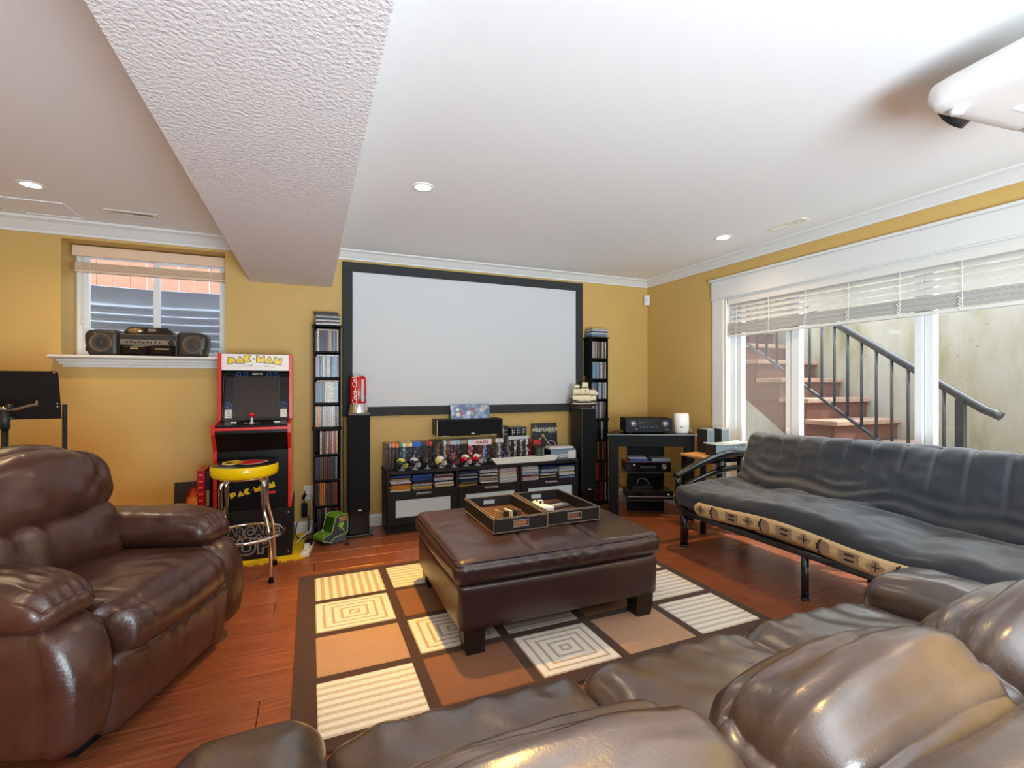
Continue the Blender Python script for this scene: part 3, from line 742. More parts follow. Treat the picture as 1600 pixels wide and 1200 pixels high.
# ------------------------------------------------------------------ armchair at the left
AO, AR = (-.94, 2.55, 0), math.radians(-21.7)
ac = thing('recliner', 'plump brown leather recliner armchair at the left facing the footstool', 'armchair', AO, AR)
def wr(seed, a=.010, f=7, st=(1, 1, 1)):
    def g(p, t):
        q = p.copy(); d = fold(p, a, f, seed, st); m = Vector(t)
        if m.length > 0: q += m.normalized() * d
        return q
    return g
def crease(a, k=4.0):
    """narrow valleys between broad rolls"""
    return -abs(math.sin(a)) ** k
bm = B(); add_cushion(bm, (.02, 0, .035), (.36, .38, .03), .01, (4, 4, 2)); obj('base_frame', bm, black_m, ac)
for s in (-1, 1):
    def armf(p, t, s=s):
        q = p.copy()
        q.x += .045 * (1 - t[2] ** 2) * max(0, t[0]) - .05 * max(0, t[2]) ** 2 * max(0, t[0])
        q += Vector((0, s * .012 * (1 - t[2] ** 2), 0)) * max(0, s * t[1])
        q.y += fold(p, .003, 5, 3 + s); q.x += fold(p, .004, 5, 9 + s)
        if abs(t[0] - .78) < .2 and s * t[1] > .2: q.y -= s * .012 * math.exp(-((t[0] - .78) / .03) ** 2)
        return q
    bm = B(); add_cushion(bm, (.01, s * .41, .29), (.44, .092, .235), .080, (48, 12, 22), (0, .01, 0), armf); obj('arm_body', bm, lea, ac)
    def padf(p, t, s=s):
        q = p.copy()
        k = max(0, t[0]) ** 3
        q.z -= .045 * k * (.1 + .45 * (t[2] + 1))
        q.y *= 1 - .12 * k
        # gathers where the pad is stitched at the front
        g = max(0, t[0] - .45) / .55
        q.z += .0035 * math.sin(p.y * 150 + 5 * noise.noise(p * 9)) * g * (1 - .5 * g) * max(0, t[2] + .3)
        q.x += .003 * math.sin(p.y * 150) * g * max(0, t[2])
        q.z += fold(p, .010, 5, 1 + s, (.8, 1.2, 1)) * max(0, .4 + t[2])
        q.z += .003 * crease(p.x * 13 + p.y * 20 + s) * max(0, t[2]) * (1 if t[0] > -.2 else 0)
        return q
    bm = B(); add_cushion(bm, (.055, s * .41, .560), (.350, .132, .082), .078, (60, 40, 12), (0, 0, .016), padf); obj('arm_pad', bm, lea, ac)
def seatf(p, t):
    q = p.copy(); up = max(0, t[2]); fr = max(0, t[0])
    q.z += fold(p, .010, 3.2, 4, (1, .6, 1)) * (.4 + .6 * up)
    # soft pulls running front to back over the front edge
    w = .5 + .5 * noise.noise(Vector((p.x * 2, p.y * 5, 3.1)))
    q += Vector((.5, 0, .6)) * -.0034 * math.sin(p.y * 66 + 6 * noise.noise(Vector((p.x * 5, p.y * 6, 0)))) * fr * w * 1.4
    q.z -= .030 * max(0, -t[0]) * up
    # deep gathers at the near corner
    n_ = math.exp(-((p.y + .33) / .05) ** 2) * max(0, t[0] - .05)
    q.z += n_ * .022 * math.sin(p.x * 90); q.x -= n_ * .05; q.y += n_ * .02
    for sy in (-.19, .22):
        g = math.exp(-((p.y - sy) / .008) ** 2)
        q.z -= .005 * g * up * fr; q.x -= .005 * g * fr
    return q
bm = B(); add_cushion(bm, (.10, 0, .372), (.385, .345, .112), .095, (56, 84, 18), (.045, 0, .035), seatf); obj('seat_cushion', bm, lea, ac)
def ftf(p, t):
    q = p.copy(); q.x += .012 * t[2] + fold(p, .006, 4, 8, (1, 1, .6)) * max(0, t[0])
    q.x += .004 * math.sin(p.y * 58 + 5 * noise.noise(Vector((0, p.y * 5, p.z * 6)))) * max(0, t[0]) * max(0, t[2] + .2)
    for sy in (-.19, .22): q.x -= .007 * math.exp(-((p.y - sy) / .008) ** 2) * max(0, t[0])
    return q
bm = B(); add_cushion(bm, (.430, 0, .180), (.045, .345, .140), .040, (10, 84, 20), (.02, 0, 0), ftf); obj('footrest', bm, lea, ac)
def lumf(p, t):
    q = p.copy(); fr = max(0, t[0])
    q.x += fold(p, .010, 4, 12, (1, 1, 1.2)) * fr
    q.x += .014 * math.sin(p.y * 46 + 7 * p.z) * math.exp(-((p.y + .16) / .09) ** 2) * fr * max(0, t[2] + .6)
    q.x += .006 * crease(p.z * 14 + p.y * 8) * fr * max(0, t[1])
    return q
bm = B(); add_cushion(bm, (-.10, 0, .575), (.10, .345, .160), .09, (16, 64, 30), (.035, 0, 0), lumf, (0, math.radians(-14), 0)); obj('lumbar_cushion', bm, lea, ac)
def upf(p, t):
    q = p.copy(); up = max(0, (t[2] + .1) / 1.1); fr = max(0, t[0])
    q.y *= 1 - .40 * up ** 2; q.z -= .035 * up * t[1] ** 2
    q.x += fold(p, .020, 2.6, 21, (1, 1.2, 1)) * fr
    # diagonal drag lines in the lower half, one vertical seam
    a = p.y * .55 + p.z + .02 * math.sin(p.y * 9)
    q.x += .013 * crease(a * 21 + .6, 2.0) * fr * max(0, .45 - t[2])
    q.x += .007 * crease((p.z - p.y * .9) * 26, 3.0) * fr * math.exp(-((p.y - .19) / .10) ** 2)
    q.x -= .008 * math.exp(-((p.y - .215) / .008) ** 2) * fr
    return q
bm = B(); add_cushion(bm, (-.185, 0, .815), (.125, .370, .190), .115, (22, 76, 44), (.045, 0, .012), upf, (0, math.radians(-17), 0)); obj('head_cushion', bm, lea, ac)
bm = B(); add_cushion(bm, (-.275, 0, .57), (.075, .365, .40), .07, (8, 22, 22), (0, 0, 0), lambda p, t: Vector((p.x, p.y * (1 - .22 * max(0, t[2]) ** 3), p.z)), (0, math.radians(-15), 0)); obj('back_shell', bm, lea, ac)

# ------------------------------------------------------------------ sofa at the lower right, seen over its back
sf = thing('sofa', 'brown leather sofa in front at the right, seen over its back cushions', 'sofa', (1.0, .75, 0), 0)
SB = [(.02, .68), (.68, 1.29), (1.29, 1.90)]
bm = B(); add_cushion(bm, (.96, .78, .20), (1.16, .42, .14), .05, (20, 10, 6), (0, 0, 0), wr(31, .006)); obj('base', bm, lea3, sf)
for i, (a, b) in enumerate(SB):
    def sf_seat(p, t, i=i):
        q = p.copy(); q.z += fold(p, .011, 3, 40 + i, (1.2, .8, 1)) * max(0, t[2] + .3); q.z += .004 * crease(p.y * 17 + p.x * 5 + i, 3) * max(0, t[2])
        q.z += .006 * math.sin(p.x * 50 + 6 * math.sin(p.y * 8)) * max(0, t[1]) * max(0, t[2]); return q
    bm = B(); add_cushion(bm, ((a + b) / 2, .885, .380), ((b - a) / 2 + .004, .30, .105), .085, (44, 40, 14), (0, .015, .028), sf_seat); obj('seat_cushion', bm, lea3, sf)
    def sf_back(p, t, i=i):
        q = p.copy(); up = max(0, t[2])
        q.z -= .055 * up * abs(t[0]) ** 2.5
        # long soft rolls lying along the cushion, gathered at a stitched seam
        th = math.atan2(p.z + .02, p.y * 1.3)
        amp = .55 + .45 * noise.noise(Vector((p.x * 3, i * 3.0, 1.0)))
        s = math.sin(th * 9 + 3.2 * p.x + 1.6 * noise.noise(Vector((p.x * 2.2, th, i)))) * .7 + .3 * math.sin(th * 19 + 5 * p.x + i)
        q += Vector((0, .45, .85)) * (.017 * s * amp) * max(0, t[2] + .55) * (1 - .4 * t[0] ** 2)
        q += Vector((0, .5, .8)) * fold(p, .008, 3, 60 + i, (1.2, .8, 1)) * max(0, t[2] + .4)
        for sx in (-.035, .035): q.z -= .006 * math.exp(-((p.y - .02 + .3 * p.x * .3 + sx) / .006) ** 2) * up
        return q
    bm = B(); add_cushion(bm, ((a + b) / 2 - .06, .555, .602), ((b - a) / 2 + .008, .130, .185), .120, (56, 26, 30), (0, .03, .035), sf_back, (math.radians(12), 0, 0)); obj('back_cushion', bm, lea3, sf)
bm = B(); add_cushion(bm, (.96, .415, .40), (1.16, .075, .33), .06, (24, 6, 14), (0, 0, 0), wr(77, .006), (math.radians(10), 0, 0)); obj('back_panel', bm, lea3, sf)
for s, cx in ((1, 2.035), (-1, -.115)):
    def sarm(p, t, s=s):
        q = p.copy(); q += Vector((0, .2, .9)) * fold(p, .009, 4, 90 + s, (1.2, 1.4, 1)) * max(0, t[2] + .2)
        q.z -= .03 * max(0, t[1]) ** 3; return q
    bm = B(); add_cushion(bm, (cx, .80, .27), (.115, .37, .19), .06, (10, 18, 12)); obj('arm_body', bm, lea3, sf)
    bm = B(); add_cushion(bm, (cx, .86, .490), (.145, .31, .090), .085, (24, 40, 14), (0, 0, .02), sarm); obj('arm_pad', bm, lea3, sf)
for x in (-.1, 2.02):
    for y in (.45, 1.08): part_box('foot', (x, y, .03), (.07, .07, .06), foot_m, sf, .006)
settle(sf, (.96, .78, 0))

# ------------------------------------------------------------------ futon under the window
fabric = M('charcoal_cotton', rgb(31, 36, 44), .62, var=.14, scale=4, bump=.12, bscale=420, sheen=.3, spec=.5)
fu = thing('futon', 'long black futon sofa with patterned front band below the wide window', 'futon')
def fseat(p, t):
    q = p.copy()
    q.z += fold(p, .022, 4.2, 101, (1, .7, 1)) * max(0, t[2] + .3)
    q.z += .013 * math.sin(p.y * 5.2 + 1.0)
    q.x += .016 * math.sin(p.y * 4.0 + .5) * max(0, -t[0])
    for k in range(6):
        yy = -.85 + k * .34
        d = math.exp(-((p.y - yy) / .06) ** 2 - ((p.x + .02) / .10) ** 2); q.z -= .020 * d * max(0, t[2])
    q.z += .006 * crease(p.x * 24 + 7 * p.y + 4 * noise.noise(Vector((p.x * 4, p.y * 3, 0))), 3) * max(0, t[2]) * math.exp(-((p.x - .02) / .2) ** 2)
    q.z += .008 * math.sin(p.x * 40 + 9 * p.y + 3 * math.sin(p.y * 5)) * max(0, t[2]) * math.exp(-((p.x - .18) / .16) ** 2)
    return q
bm = B(); add_cushion(bm, (2.965, 1.95, .415), (.350, 1.02, .085), .075, (48, 180, 12), (0, 0, .016), fseat); obj('seat_mattress', bm, fabric, fu)
def fback(p, t):
    q = p.copy()
    for k in range(13):
        yy = -.98 + k * .163
        q.x += .010 * math.exp(-((p.y - yy) / .014) ** 2) * max(0, -t[0]) * max(0, t[2] + .55)
        q.z -= .006 * math.exp(-((p.y - yy) / .016) ** 2) * max(0, t[2])
    q.x -= .030 * math.exp(-((p.z + .17) / .07) ** 2) * max(0, -t[0]) * (1 + .4 * math.sin(p.y * 3))
    q.x += .010 * math.sin(p.z * 75 + 3 * math.sin(p.y * 4) + 2 * math.sin(p.y * 11)) * math.exp(-((p.z + .10) / .07) ** 2) * max(0, -t[0])
    q.x -= fold(p, .022, 4, 140, (1, .7, 1.2)) * max(0, -t[0])
    q.z += .035 * max(0, t[2]) * (.5 - .5 * math.cos(min(1, max(0, (1.02 - p.y) / 1.5)) * PI)) - .012 * max(0, t[2])
    return q
bm = B(); add_cushion(bm, (3.335, 1.925, .640), (.080, .985, .255), .070, (14, 260, 40), (.012, 0, 0), fback, (0, math.radians(17), 0)); obj('back_mattress', bm, fabric, fu)
# woven band along the front of the mattress
band_m = M('beige_woven_band', rgb(208, 178, 132), .85, var=.10, scale=30, bump=.15, bscale=400)
mot_b = M('motif_dark', rgb(46, 36, 32), .85); mot_t = M('motif_taupe', rgb(156, 126, 98), .85)
def bandx(y): return 2.607 + .016 * math.sin((y - 1.95) * 4.0 + .5)
def bandz(y): return .372 + .013 * math.sin((y - 1.95) * 5.2 + 1.0)
bm = B(); pv = None
for k in range(61):
    y = 1.02 + k * 1.70 / 60; hh = .047 * min(1, (2.735 - y) / .03)
    rg_ = [bm.verts.new((bandx(y) + dx, y, bandz(y) + dz * hh)) for dx, dz in ((.02, -1), (-.003, -1), (-.008, -.5), (-.010, 0), (-.008, .5), (-.003, 1), (.02, 1))]
    if pv:
        for q in range(6): f = bm.faces.new((pv[q], pv[q + 1], rg_[q + 1], rg_[q])); f.smooth = True
    pv = rg_
bnd = obj('woven_band', bm, band_m, fu)
def motif(kind, y):
    bm = B(); m = face_x(0, 0, 0)
    def poly(pts, h=.0006, mi=0):
        fs = add_prism(bm, pts, h, face_x(bandx(y) - .0125, y, bandz(y)), mi)
    if kind == 0:
        poly([(-.045, 0), (-.03, .014), (-.02, .014), (-.012, .032), (.012, .032), (.02, .014), (.03, .014), (.045, 0), (.03, -.014), (.02, -.014), (.012, -.032), (-.012, -.032), (-.02, -.014), (-.03, -.014)], .001, 1)
        poly([(-.003, -.022), (.003, -.022), (.003, .022), (-.003, .022)], -.0006, 0); poly([(-.02, -.003), (.02, -.003), (.02, .003), (-.02, .003)], -.0006, 0)
    elif kind == 1:
        poly([(.05, 0), (.035, .030), (.010, .040), (-.012, .034), (-.024, .016), (-.024, -.016), (-.012, -.034), (.01, -.04), (.035, -.03)], .001, 1)
        poly([(.030, -.044), (.030, -.036), (.040, -.036), (.040, -.018), (.052, -.018), (.052, .018), (.040, .018), (.040, .036), (.030, .036), (.030, .044), (.018, .044), (.026, .030), (.034, .014), (.034, -.014), (.026, -.03), (.018, -.044)], -.0006, 0)
    else:
        poly([(-.055, .03), (.055, .03), (.045, .008), (.058, 0), (.045, -.008), (.055, -.03), (-.055, -.03), (-.045, -.008), (-.058, 0), (-.045, .008)], .001, 1)
        for dz in (.014, -.014): poly([(-.028, dz), (-.02, dz + .006), (.02, dz + .006), (.028, dz), (.02, dz - .006), (-.02, dz - .006)], -.0006, 0)
    o = obj('motif', bm, [mot_b, mot_t], bnd)
yy = 2.66; k = 0
while yy > 1.06:
    motif([0, 1, 2][k % 3], yy); yy -= .130; k += 1
fr_m = M('black_gloss_tube', rgb(20, 22, 26), .22, coat=.3)
bm = B(); add_box(bm, (2.68, 1.93, .275), (.05, 2.0, .045), None, .012, 2); obj('front_rail', bm, fr_m, fu)
bm = B(); add_box(bm, (3.25, 1.93, .275), (.05, 2.0, .04), None, .012, 2)
obj('rear_rail', bm, fr_m, fu)
for y in (1.1, 1.5, 1.9, 2.3, 2.7):
    bm = B(); add_tube(bm, [(2.68, y, .305), (3.25, y, .305)], .010, 8); obj('slat_bar', bm, fr_m, fu)
for x, y in ((2.70, 2.94), (2.68, 1.93), (2.70, .96), (3.36, 2.94), (3.30, 1.93), (3.36, .96)):
    bm = B(); r = .030 if y != 1.93 else .021
    add_tube(bm, [(x, y, .012), (x, y, .29 if x < 3 else .30)], r, 14); add_lathe(bm, [(0, 0), (r + .003, 0), (r + .003, .014), (0, .014)], (x, y, 0), 14); obj('leg', bm, fr_m, fu)
for ya in (3.03, .87):
    bm = B(); pts = []
    for k in range(25):
        u = k / 24; x = 2.69 + .83 * u; z = .530 + .150 * math.sin(min(1, u * 1.25) * PI / 2) - (.02 * max(0, u - .75) / .25)
        pts.append((x, ya, z))
    add_tube(bm, pts, .028, 14); obj('arm_tube', bm, fr_m, fu)
    bm = B(); pts = []
    for k in range(21):
        u = k / 20; pts.append((2.80 + .70 * u, ya, .455 + .10 * math.sin(min(1, u * 1.3) * PI / 2)))
    add_tube(bm, pts, .022, 12); obj('lower_arm_tube', bm, fr_m, fu)
    bm = B(); add_lathe(bm, [(0, -.034), (.02, -.028), (.033, -.01), (.036, 0), (.033, .01), (.02, .028), (0, .034)], (3.16, ya - .02, .595), 16); obj('ball', bm, fr_m, fu)
    for pts in ([(2.705, ya, .53), (2.72, ya, .47), (2.71, ya, .34), (2.71, ya - .02 if ya > 2 else ya + .02, .295), (2.71, 2.90 if ya > 2 else .98, .285)], [(3.40, ya, .645), (3.375, ya, .34), (3.37, ya - .02 if ya > 2 else ya + .02, .295), (3.37, 2.90 if ya > 2 else .98, .285)]):
        bm = B(); add_tube(bm, pts, .022, 12); obj('arm_post', bm, fr_m, fu)
bm = B(); add_tube(bm, [(3.40, .95, .62), (3.40, 2.95, .62)], .02, 10); obj('back_rail', bm, fr_m, fu)
settle(fu, (2.97, 1.95, 0))
# ------------------------------------------------------------------ projection screen
sc_ = thing('projection_screen', 'large white projection screen in a wide black frame on the back wall', 'screen')
sx0, sx1, sz0, sz1, bw = .252, 2.660, .985, 2.335, .082
frame_m = M('black_velvet_frame', rgb(52, 52, 53), .85)
for nm, c, s in [('frame_bar', ((sx0 + sx1) / 2, 4.415, sz1 - bw / 2), (sx1 - sx0, .05, bw)), ('frame_bar', ((sx0 + sx1) / 2, 4.415, sz0 + bw / 2), (sx1 - sx0, .05, bw)),
                 ('frame_bar', (sx0 + bw / 2, 4.415, (sz0 + sz1) / 2), (bw, .05, sz1 - sz0 - 2 * bw)), ('frame_bar', (sx1 - bw / 2, 4.415, (sz0 + sz1) / 2), (bw, .05, sz1 - sz0 - 2 * bw))]:
    part_box(nm, c, s, frame_m, sc_, .004, None, 1)
part_box('screen_surface', ((sx0 + sx1) / 2, 4.418, (sz0 + sz1) / 2), (sx1 - sx0 - 2 * bw + .004, .03, sz1 - sz0 - 2 * bw + .004), M('matte_white_screen', rgb(212, 213, 214), .9), sc_)
settle(sc_, ((sx0 + sx1) / 2, 4.42, sz0))

# ------------------------------------------------------------------ disc cases
case_m = case_mat()
def case_mesh(name, w, d, h):
    bm = B(); add_box(bm, (0, 0, 0), (w, d, h), None, .0012, 1); bmesh.ops.recalc_face_normals(bm, faces=bm.faces)
    me = bpy.data.meshes.new(name); bm.to_mesh(me); bm.free(); me.materials.append(case_m); return me
BLU = case_mesh('disc_case', .0128, .135, .171); DVD = case_mesh('disc_case', .0142, .135, .190)
PAL = {'blue': (40, 78, 150), 'navy': (28, 40, 84), 'black': (26, 25, 27), 'white': (226, 224, 220), 'grey': (140, 140, 142), 'silver': (190, 192, 196), 'brown': (96, 62, 42), 'tan': (190, 150, 108),
       'red': (176, 30, 28), 'orange': (222, 132, 40), 'yellow': (226, 186, 60), 'cream': (226, 208, 176), 'maroon': (92, 28, 32), 'green': (72, 104, 62), 'sky-blue': (130, 170, 206), 'pink': (214, 176, 174)}
def case(me, col, loc, rot, label, group):
    o = bpy.data.objects.new('disc_case', me); COL.objects.link(o); o.location = loc; o.rotation_euler = rot
    r, g, b = PAL[col]; j = random.uniform(.85, 1.12)
    o.color = (lin(r / 255) * j, lin(g / 255) * j, lin(b / 255) * j, 1)
    return tag(o, label, 'disc case', group)

BIAS = [['blue', 'white', 'silver', 'cream', 'tan', 'grey', 'navy'], ['blue', 'white', 'silver', 'grey', 'sky-blue', 'pink'], ['sky-blue', 'white', 'cream', 'brown', 'black', 'silver', 'blue'], ['white', 'cream', 'navy', 'silver', 'tan', 'orange'],
        ['brown', 'cream', 'yellow', 'red', 'black', 'tan', 'maroon'], ['black', 'brown', 'maroon', 'grey', 'navy', 'cream'], ['grey', 'navy', 'orange', 'brown', 'cream', 'black', 'sky-blue'], ['maroon', 'red', 'white', 'brown', 'cream', 'black']]
BIASR = [['cream', 'silver', 'white', 'grey', 'tan', 'pink'], ['silver', 'white', 'grey', 'sky-blue', 'cream'], ['white', 'silver', 'sky-blue', 'grey'], ['white', 'silver', 'sky-blue', 'grey', 'cream'],
         ['white', 'brown', 'silver', 'black', 'tan'], ['brown', 'black', 'yellow', 'tan', 'grey'], ['brown', 'red', 'black', 'orange', 'maroon'], ['maroon', 'brown', 'cream', 'black', 'red']]
def tower(x0, w, side, bias):
    """narrow eight-shelf tower; side = 'left' / 'right' of the screen"""
    yf, d, H, t = 4.272, .158, 1.762, .012
    tw = thing('media_tower', 'tall narrow black disc tower against the wall, %s of the projection screen' % side, 'shelf', (x0 + w / 2, yf + d / 2, 0))
    for s in (-1, 1): part_box('side_panel', (s * (w / 2 - t / 2), 0, H / 2), (t, d, H - .004), black_m, tw, .002)
    part_box('back_panel', (0, d / 2 - .003, H / 2), (w - 2 * t, .006, H - .02), black_m, tw)
    part_box('top_panel', (0, -.002, H - .006), (w + .016, d + .01, .014), black_m, tw, .003)
    part_box('plinth', (0, -d / 2 + .02, .02), (w - 2 * t, .02, .04), black_m, tw)
    step = (H - .05) / 8
    for k in range(8):
        z = H - .012 - (k + 1) * step
        if k == 3: part_box('joint_shelf', (0, -.004, z + .004), (w + .018, d + .012, .030), black_m, tw, .010)
        else: part_box('shelf', (0, .004, z), (w - 2 * t, d - .012, .014), black_m, tw, .002)
        zb = z + (.019 if k == 3 else .007)
        big = k >= 4
        me, ch, cw = (DVD, .190, .0150) if big else (BLU, .171, .0136)
        xx = x0 + t + .003; end = x0 + w - t - .002
        if side == 'left' and k == 4: xx += .035
        if side == 'left' and k == 7: xx += .012
        n = 0; items = []
        while xx + cw < end - .0005:
            items.append(xx + cw / 2); xx += cw + random.choice([0, 0, .0006, .0012])
        for q, cx in enumerate(items):
            col = random.choice(bias[k]) if random.random() > (.42 if big else .22) else random.choice(['black', 'black', 'navy', 'brown', 'maroon'])
            if side == 'left' and k == 6 and q == len(items) - 1: col = 'red'
            if side == 'left' and k == 6 and q in (3, 4): col = 'orange'
            lean = 0.0
            if side == 'left' and k in (0, 1) and q < 3 and False: lean = -.05
            case(me, col, (cx, yf + .074 + random.uniform(-.004, .004), zb + ch / 2), (0, lean, 0),
                 f'{col} disc case, {ORD[q]} from the left on the {ORD[k]} shelf of the {side} tower', f'disc cases on the {ORD[k]} shelf of the {side} tower')
        if side == 'left' and k in (0, 1, 2):
            case(BLU, ['cream', 'white', 'tan'][k], (x0 + w / 2 + .004, yf + .074, zb + ch + .0075), (0, PI / 2, 0), f'{["cream", "white", "tan"][k]} disc case lying flat on top of the {ORD[k]} shelf row, left tower', f'disc cases on the {ORD[k]} shelf of the {side} tower')
    # loose stack on top
    cols = ['white', 'maroon', 'white', 'black', 'silver', 'brown', 'black'] if side == 'left' else ['grey', 'sky-blue', 'white', 'blue', 'white', 'cream']
    z = H + .001
    for q, c in enumerate(cols):
        th = .0150
        case(DVD, c, (x0 + w / 2 + random.uniform(-.008, .008), yf + .07 + random.uniform(-.006, .006), z + th / 2), (0, PI / 2, random.uniform(-.04, .04)),
             f'{c} disc case, {ORD[q]} from the bottom of the stack on top of the {side} tower', f'disc cases stacked on the {side} tower'); z += th + .0002
tower(.018, .214, 'left', BIAS)
tower(2.690, .205, 'right', BIASR)

# ------------------------------------------------------------------ floor-standing speakers
def speaker(label, x, w, d, yf, H, zp):
    t = thing('tower_speaker', label, 'speaker', (x, yf + d / 2, 0))
    part_box('cabinet', (0, 0, zp + (H - zp) / 2), (w, d, H - zp), M('black_ash_veneer', rgb(30, 29, 30), .45), t, .006)
    part_box('top_trim', (0, -.001, H - .003), (w + .004, d + .004, .008), M('charcoal_trim', rgb(96, 92, 88), .35), t, .003)
    part_box('grille', (0, -d / 2 - .008, zp + .006 + (H - zp - .02) / 2 - .0), (w - .006, .016, H - zp - .02), cloth_m, t, .006)
    part_box('plinth', (0, .004, .018 + (zp - .018) / 2), (w - .010, d - .012, zp - .018), gloss_m, t, .004)
    part_box('foot_plate', (0, -.004, .009), (w + .045, d + .03, .018), gloss_m, t, .005)
    part_box('badge', (.0, -d / 2 - .0175, zp + .022), (.030, .003, .009), M('silver_badge', rgb(230, 230, 228), .3), t, .001)
    return t
speaker('tall slim black tower speaker left of the screen, under the red can lamp', .372, .172, .24, 4.165, 1.024, .20)
speaker('tall slim black tower speaker right of the console, under the model ship', 2.552, .158, .22, 4.105, 1.030, .20)

# red can lamp
cl = thing('can_lamp', 'red drink can shaped lamp with a silver base on the left speaker', 'lamp', (.368, 4.245, 1.0275))
bm = B(); add_lathe(bm, [(0, 0), (.083, 0), (.083, .004), (.070, .075), (.066, .082), (0, .082)], (0, 0, 0), 40); obj('lamp_base', bm, M('satin_silver', (.75, .74, .73, 1), .28, metal=1), cl)
bm = B(); add_lathe(bm, [(.064, .082), (.0665, .090), (.0665, .285), (.060, .300), (.056, .306)], (0, 0, 0), 48); obj('can_body', bm, M('can_red', rgb(196, 16, 22), .22), cl)
bm = B(); add_lathe(bm, [(.056, .306), (.058, .311), (.055, .314), (.050, .308), (0, .307)], (0, 0, 0), 40); obj('can_lid', bm, steel_m, cl)
def wrap(a0, r):   # local x runs up the can, local y runs round it
    def g(p):
        a = a0 - p.y / r
        return Vector((r * math.cos(a), r * math.sin(a), .19 + p.x)) if False else Vector(((r + p.z) * math.cos(a), (r + p.z) * math.sin(a), .190 + p.x))
    return g
canw = M('can_white', rgb(244, 238, 232), .35)
text_obj('lettering', 'Coca-Cola', .062, canw, cl, None, .0006, .0006, .35, .92, wrap(-PI * .66, .0668))
bm = B()
def canstrip(a0, a1, z0, z1, r=.0670, mi=0, n=8, sl=0.0):
    pv = None
    for k in range(n + 1):
        a = a0 + (a1 - a0) * k / n; zz = sl * k / n
        c = [bm.verts.new((r * math.cos(a), r * math.sin(a), z0 + zz)), bm.verts.new((r * math.cos(a), r * math.sin(a), z1 + zz))]
        if pv: f = bm.faces.new((pv[0], c[0], c[1], pv[1])); f.material_index = mi; f.smooth = True
        pv = c
canstrip(-1.24, -1.10, .094, .282); canstrip(-1.05, -.93, .094, .282)
o = obj('white_stripe', bm, canw, cl)
bm = B()
for k in range(14):
    u = k / 13; a = -1.75 + .5 * u; canstrip(a, a + .05, .10 + .02 * math.sin(u * 3), .125 + .13 * u ** 2, .0669, 0, 1)
canstrip(-.93, -.55, .094, .135, .0669, 0, 4, .02)
obj('grey_swoosh', bm, M('can_grey', rgb(120, 112, 108), .4), cl)

# model sailing ship
SHS = (1.03, 1.0, 1.17)
sh = thing('model_ship', 'small model sailing ship with cream sails on the right speaker', 'model ship', (2.552, 4.205, 1.0347), math.radians(-6)); sh.scale = SHS
hull_m = M('dark_ship_hull', rgb(58, 42, 30), .5); sail_m = M('cream_sailcloth', rgb(240, 228, 192), .8); mast_m = M('ship_mast', rgb(150, 116, 70), .6)
bm = B(); pv = None
for k in range(17):
    u = k / 16; x = -.135 + .27 * u; w = .030 * (math.sin(PI * min(1, max(.0, u * .92 + .06))) ** .5); zt = .040 + .055 * (2 * u - 1) ** 2 * .55 + (.012 if u < .25 else 0)
    rg_ = [bm.verts.new((x, y, z)) for y, z in ((0, .010), (-w * .7, .018), (-w, zt - .008), (-w * .95, zt), (w * .95, zt), (w, zt - .008), (w * .7, .018))]
    if pv:
        for q in range(7): f = bm.faces.new((pv[q], pv[(q + 1) % 7], rg_[(q + 1) % 7], rg_[q])); f.smooth = True
    else: bm.faces.new(rg_)
    pv = rg_
bm.faces.new(list(reversed(pv))); obj('hull', bm, hull_m, sh)
bm = B(); add_tube(bm, [(-.125, -.020, .034), (-.06, -.031, .031), (.06, -.031, .031), (.125, -.018, .036)], .005, 6); obj('pale_strake', bm, sail_m, sh)
part_box('cradle', (0, 0, .006), (.15, .05, .012), hull_m, sh, .003)
for k, (x, h) in enumerate([(-.075, .235), (.012, .275), (.092, .200)]):
    bm = B(); add_tube(bm, [(x, 0, .03), (x, 0, h)], [.0035, .0018], 8); obj('mast', bm, mast_m, sh)
    tiers = [(.048, .105, .054), (.110, .165, .046), (.170, .215, .034)] if k == 1 else [(.052, .105, .048), (.110, .160, .040), (.165, .195, .028)] if k == 0 else [(.052, .100, .040), (.104, .150, .034)]
    for z0, z1, hw in tiers:
        bm = B(); pv = None
        for i in range(7):
            v = i / 6; row = []
            for j in range(9):
                u = j / 8 * 2 - 1; ww = hw * (1.06 - .12 * v)
                row.append(bm.verts.new((x + u * ww, -.010 - .018 * math.sin(PI * v) * (1 - u * u * .6), z0 + (z1 - z0) * v)))
            if pv:
                for j in range(8): f = bm.faces.new((pv[j], pv[j + 1], row[j + 1], row[j])); f.smooth = True
            pv = row
        o = obj('sail', bm, sail_m, sh); md_ = o.modifiers.new('thickness', 'SOLIDIFY'); md_.thickness = .0012
        bm = B(); add_tube(bm, [(x - hw * .93, -.008, z1 + .001), (x + hw * .93, -.008, z1 + .001)], .0016, 6); obj('yard', bm, mast_m, sh)
bm = B(); add_tube(bm, [(.12, 0, .06), (.172, 0, .125)], [.003, .0015], 8); obj('bowsprit', bm, mast_m, sh)
bm = B(); add_prism(bm, [(.10, .070), (.165, .120), (.105, .165)], .0012, face_y(0, .001, 0)); obj('jib', bm, sail_m, sh)
bm = B()
for s in (-1, 1):
    for x, h in ((-.075, .16), (.012, .17), (.092, .15)):
        for dx in (-.02, 0, .02): add_tube(bm, [(x + dx, s * .026, .042), (x, 0, h)], .0006, 4)
    add_tube(bm, [(.012, 0, .27), (.165, 0, .118)], .0006, 4); add_tube(bm, [(-.075, 0, .23), (.012, 0, .26)], .0006, 4)
obj('rigging', bm, mast_m, sh)
bm = B()
crossm = M('sail_cross_red', rgb(186, 108, 84), .8)
add_box(bm, (.012, -.0295, .140), (.006, .001, .026)); add_box(bm, (.012, -.0297, .142), (.024, .001, .006)); obj('sail_cross', bm, crossm, sh)

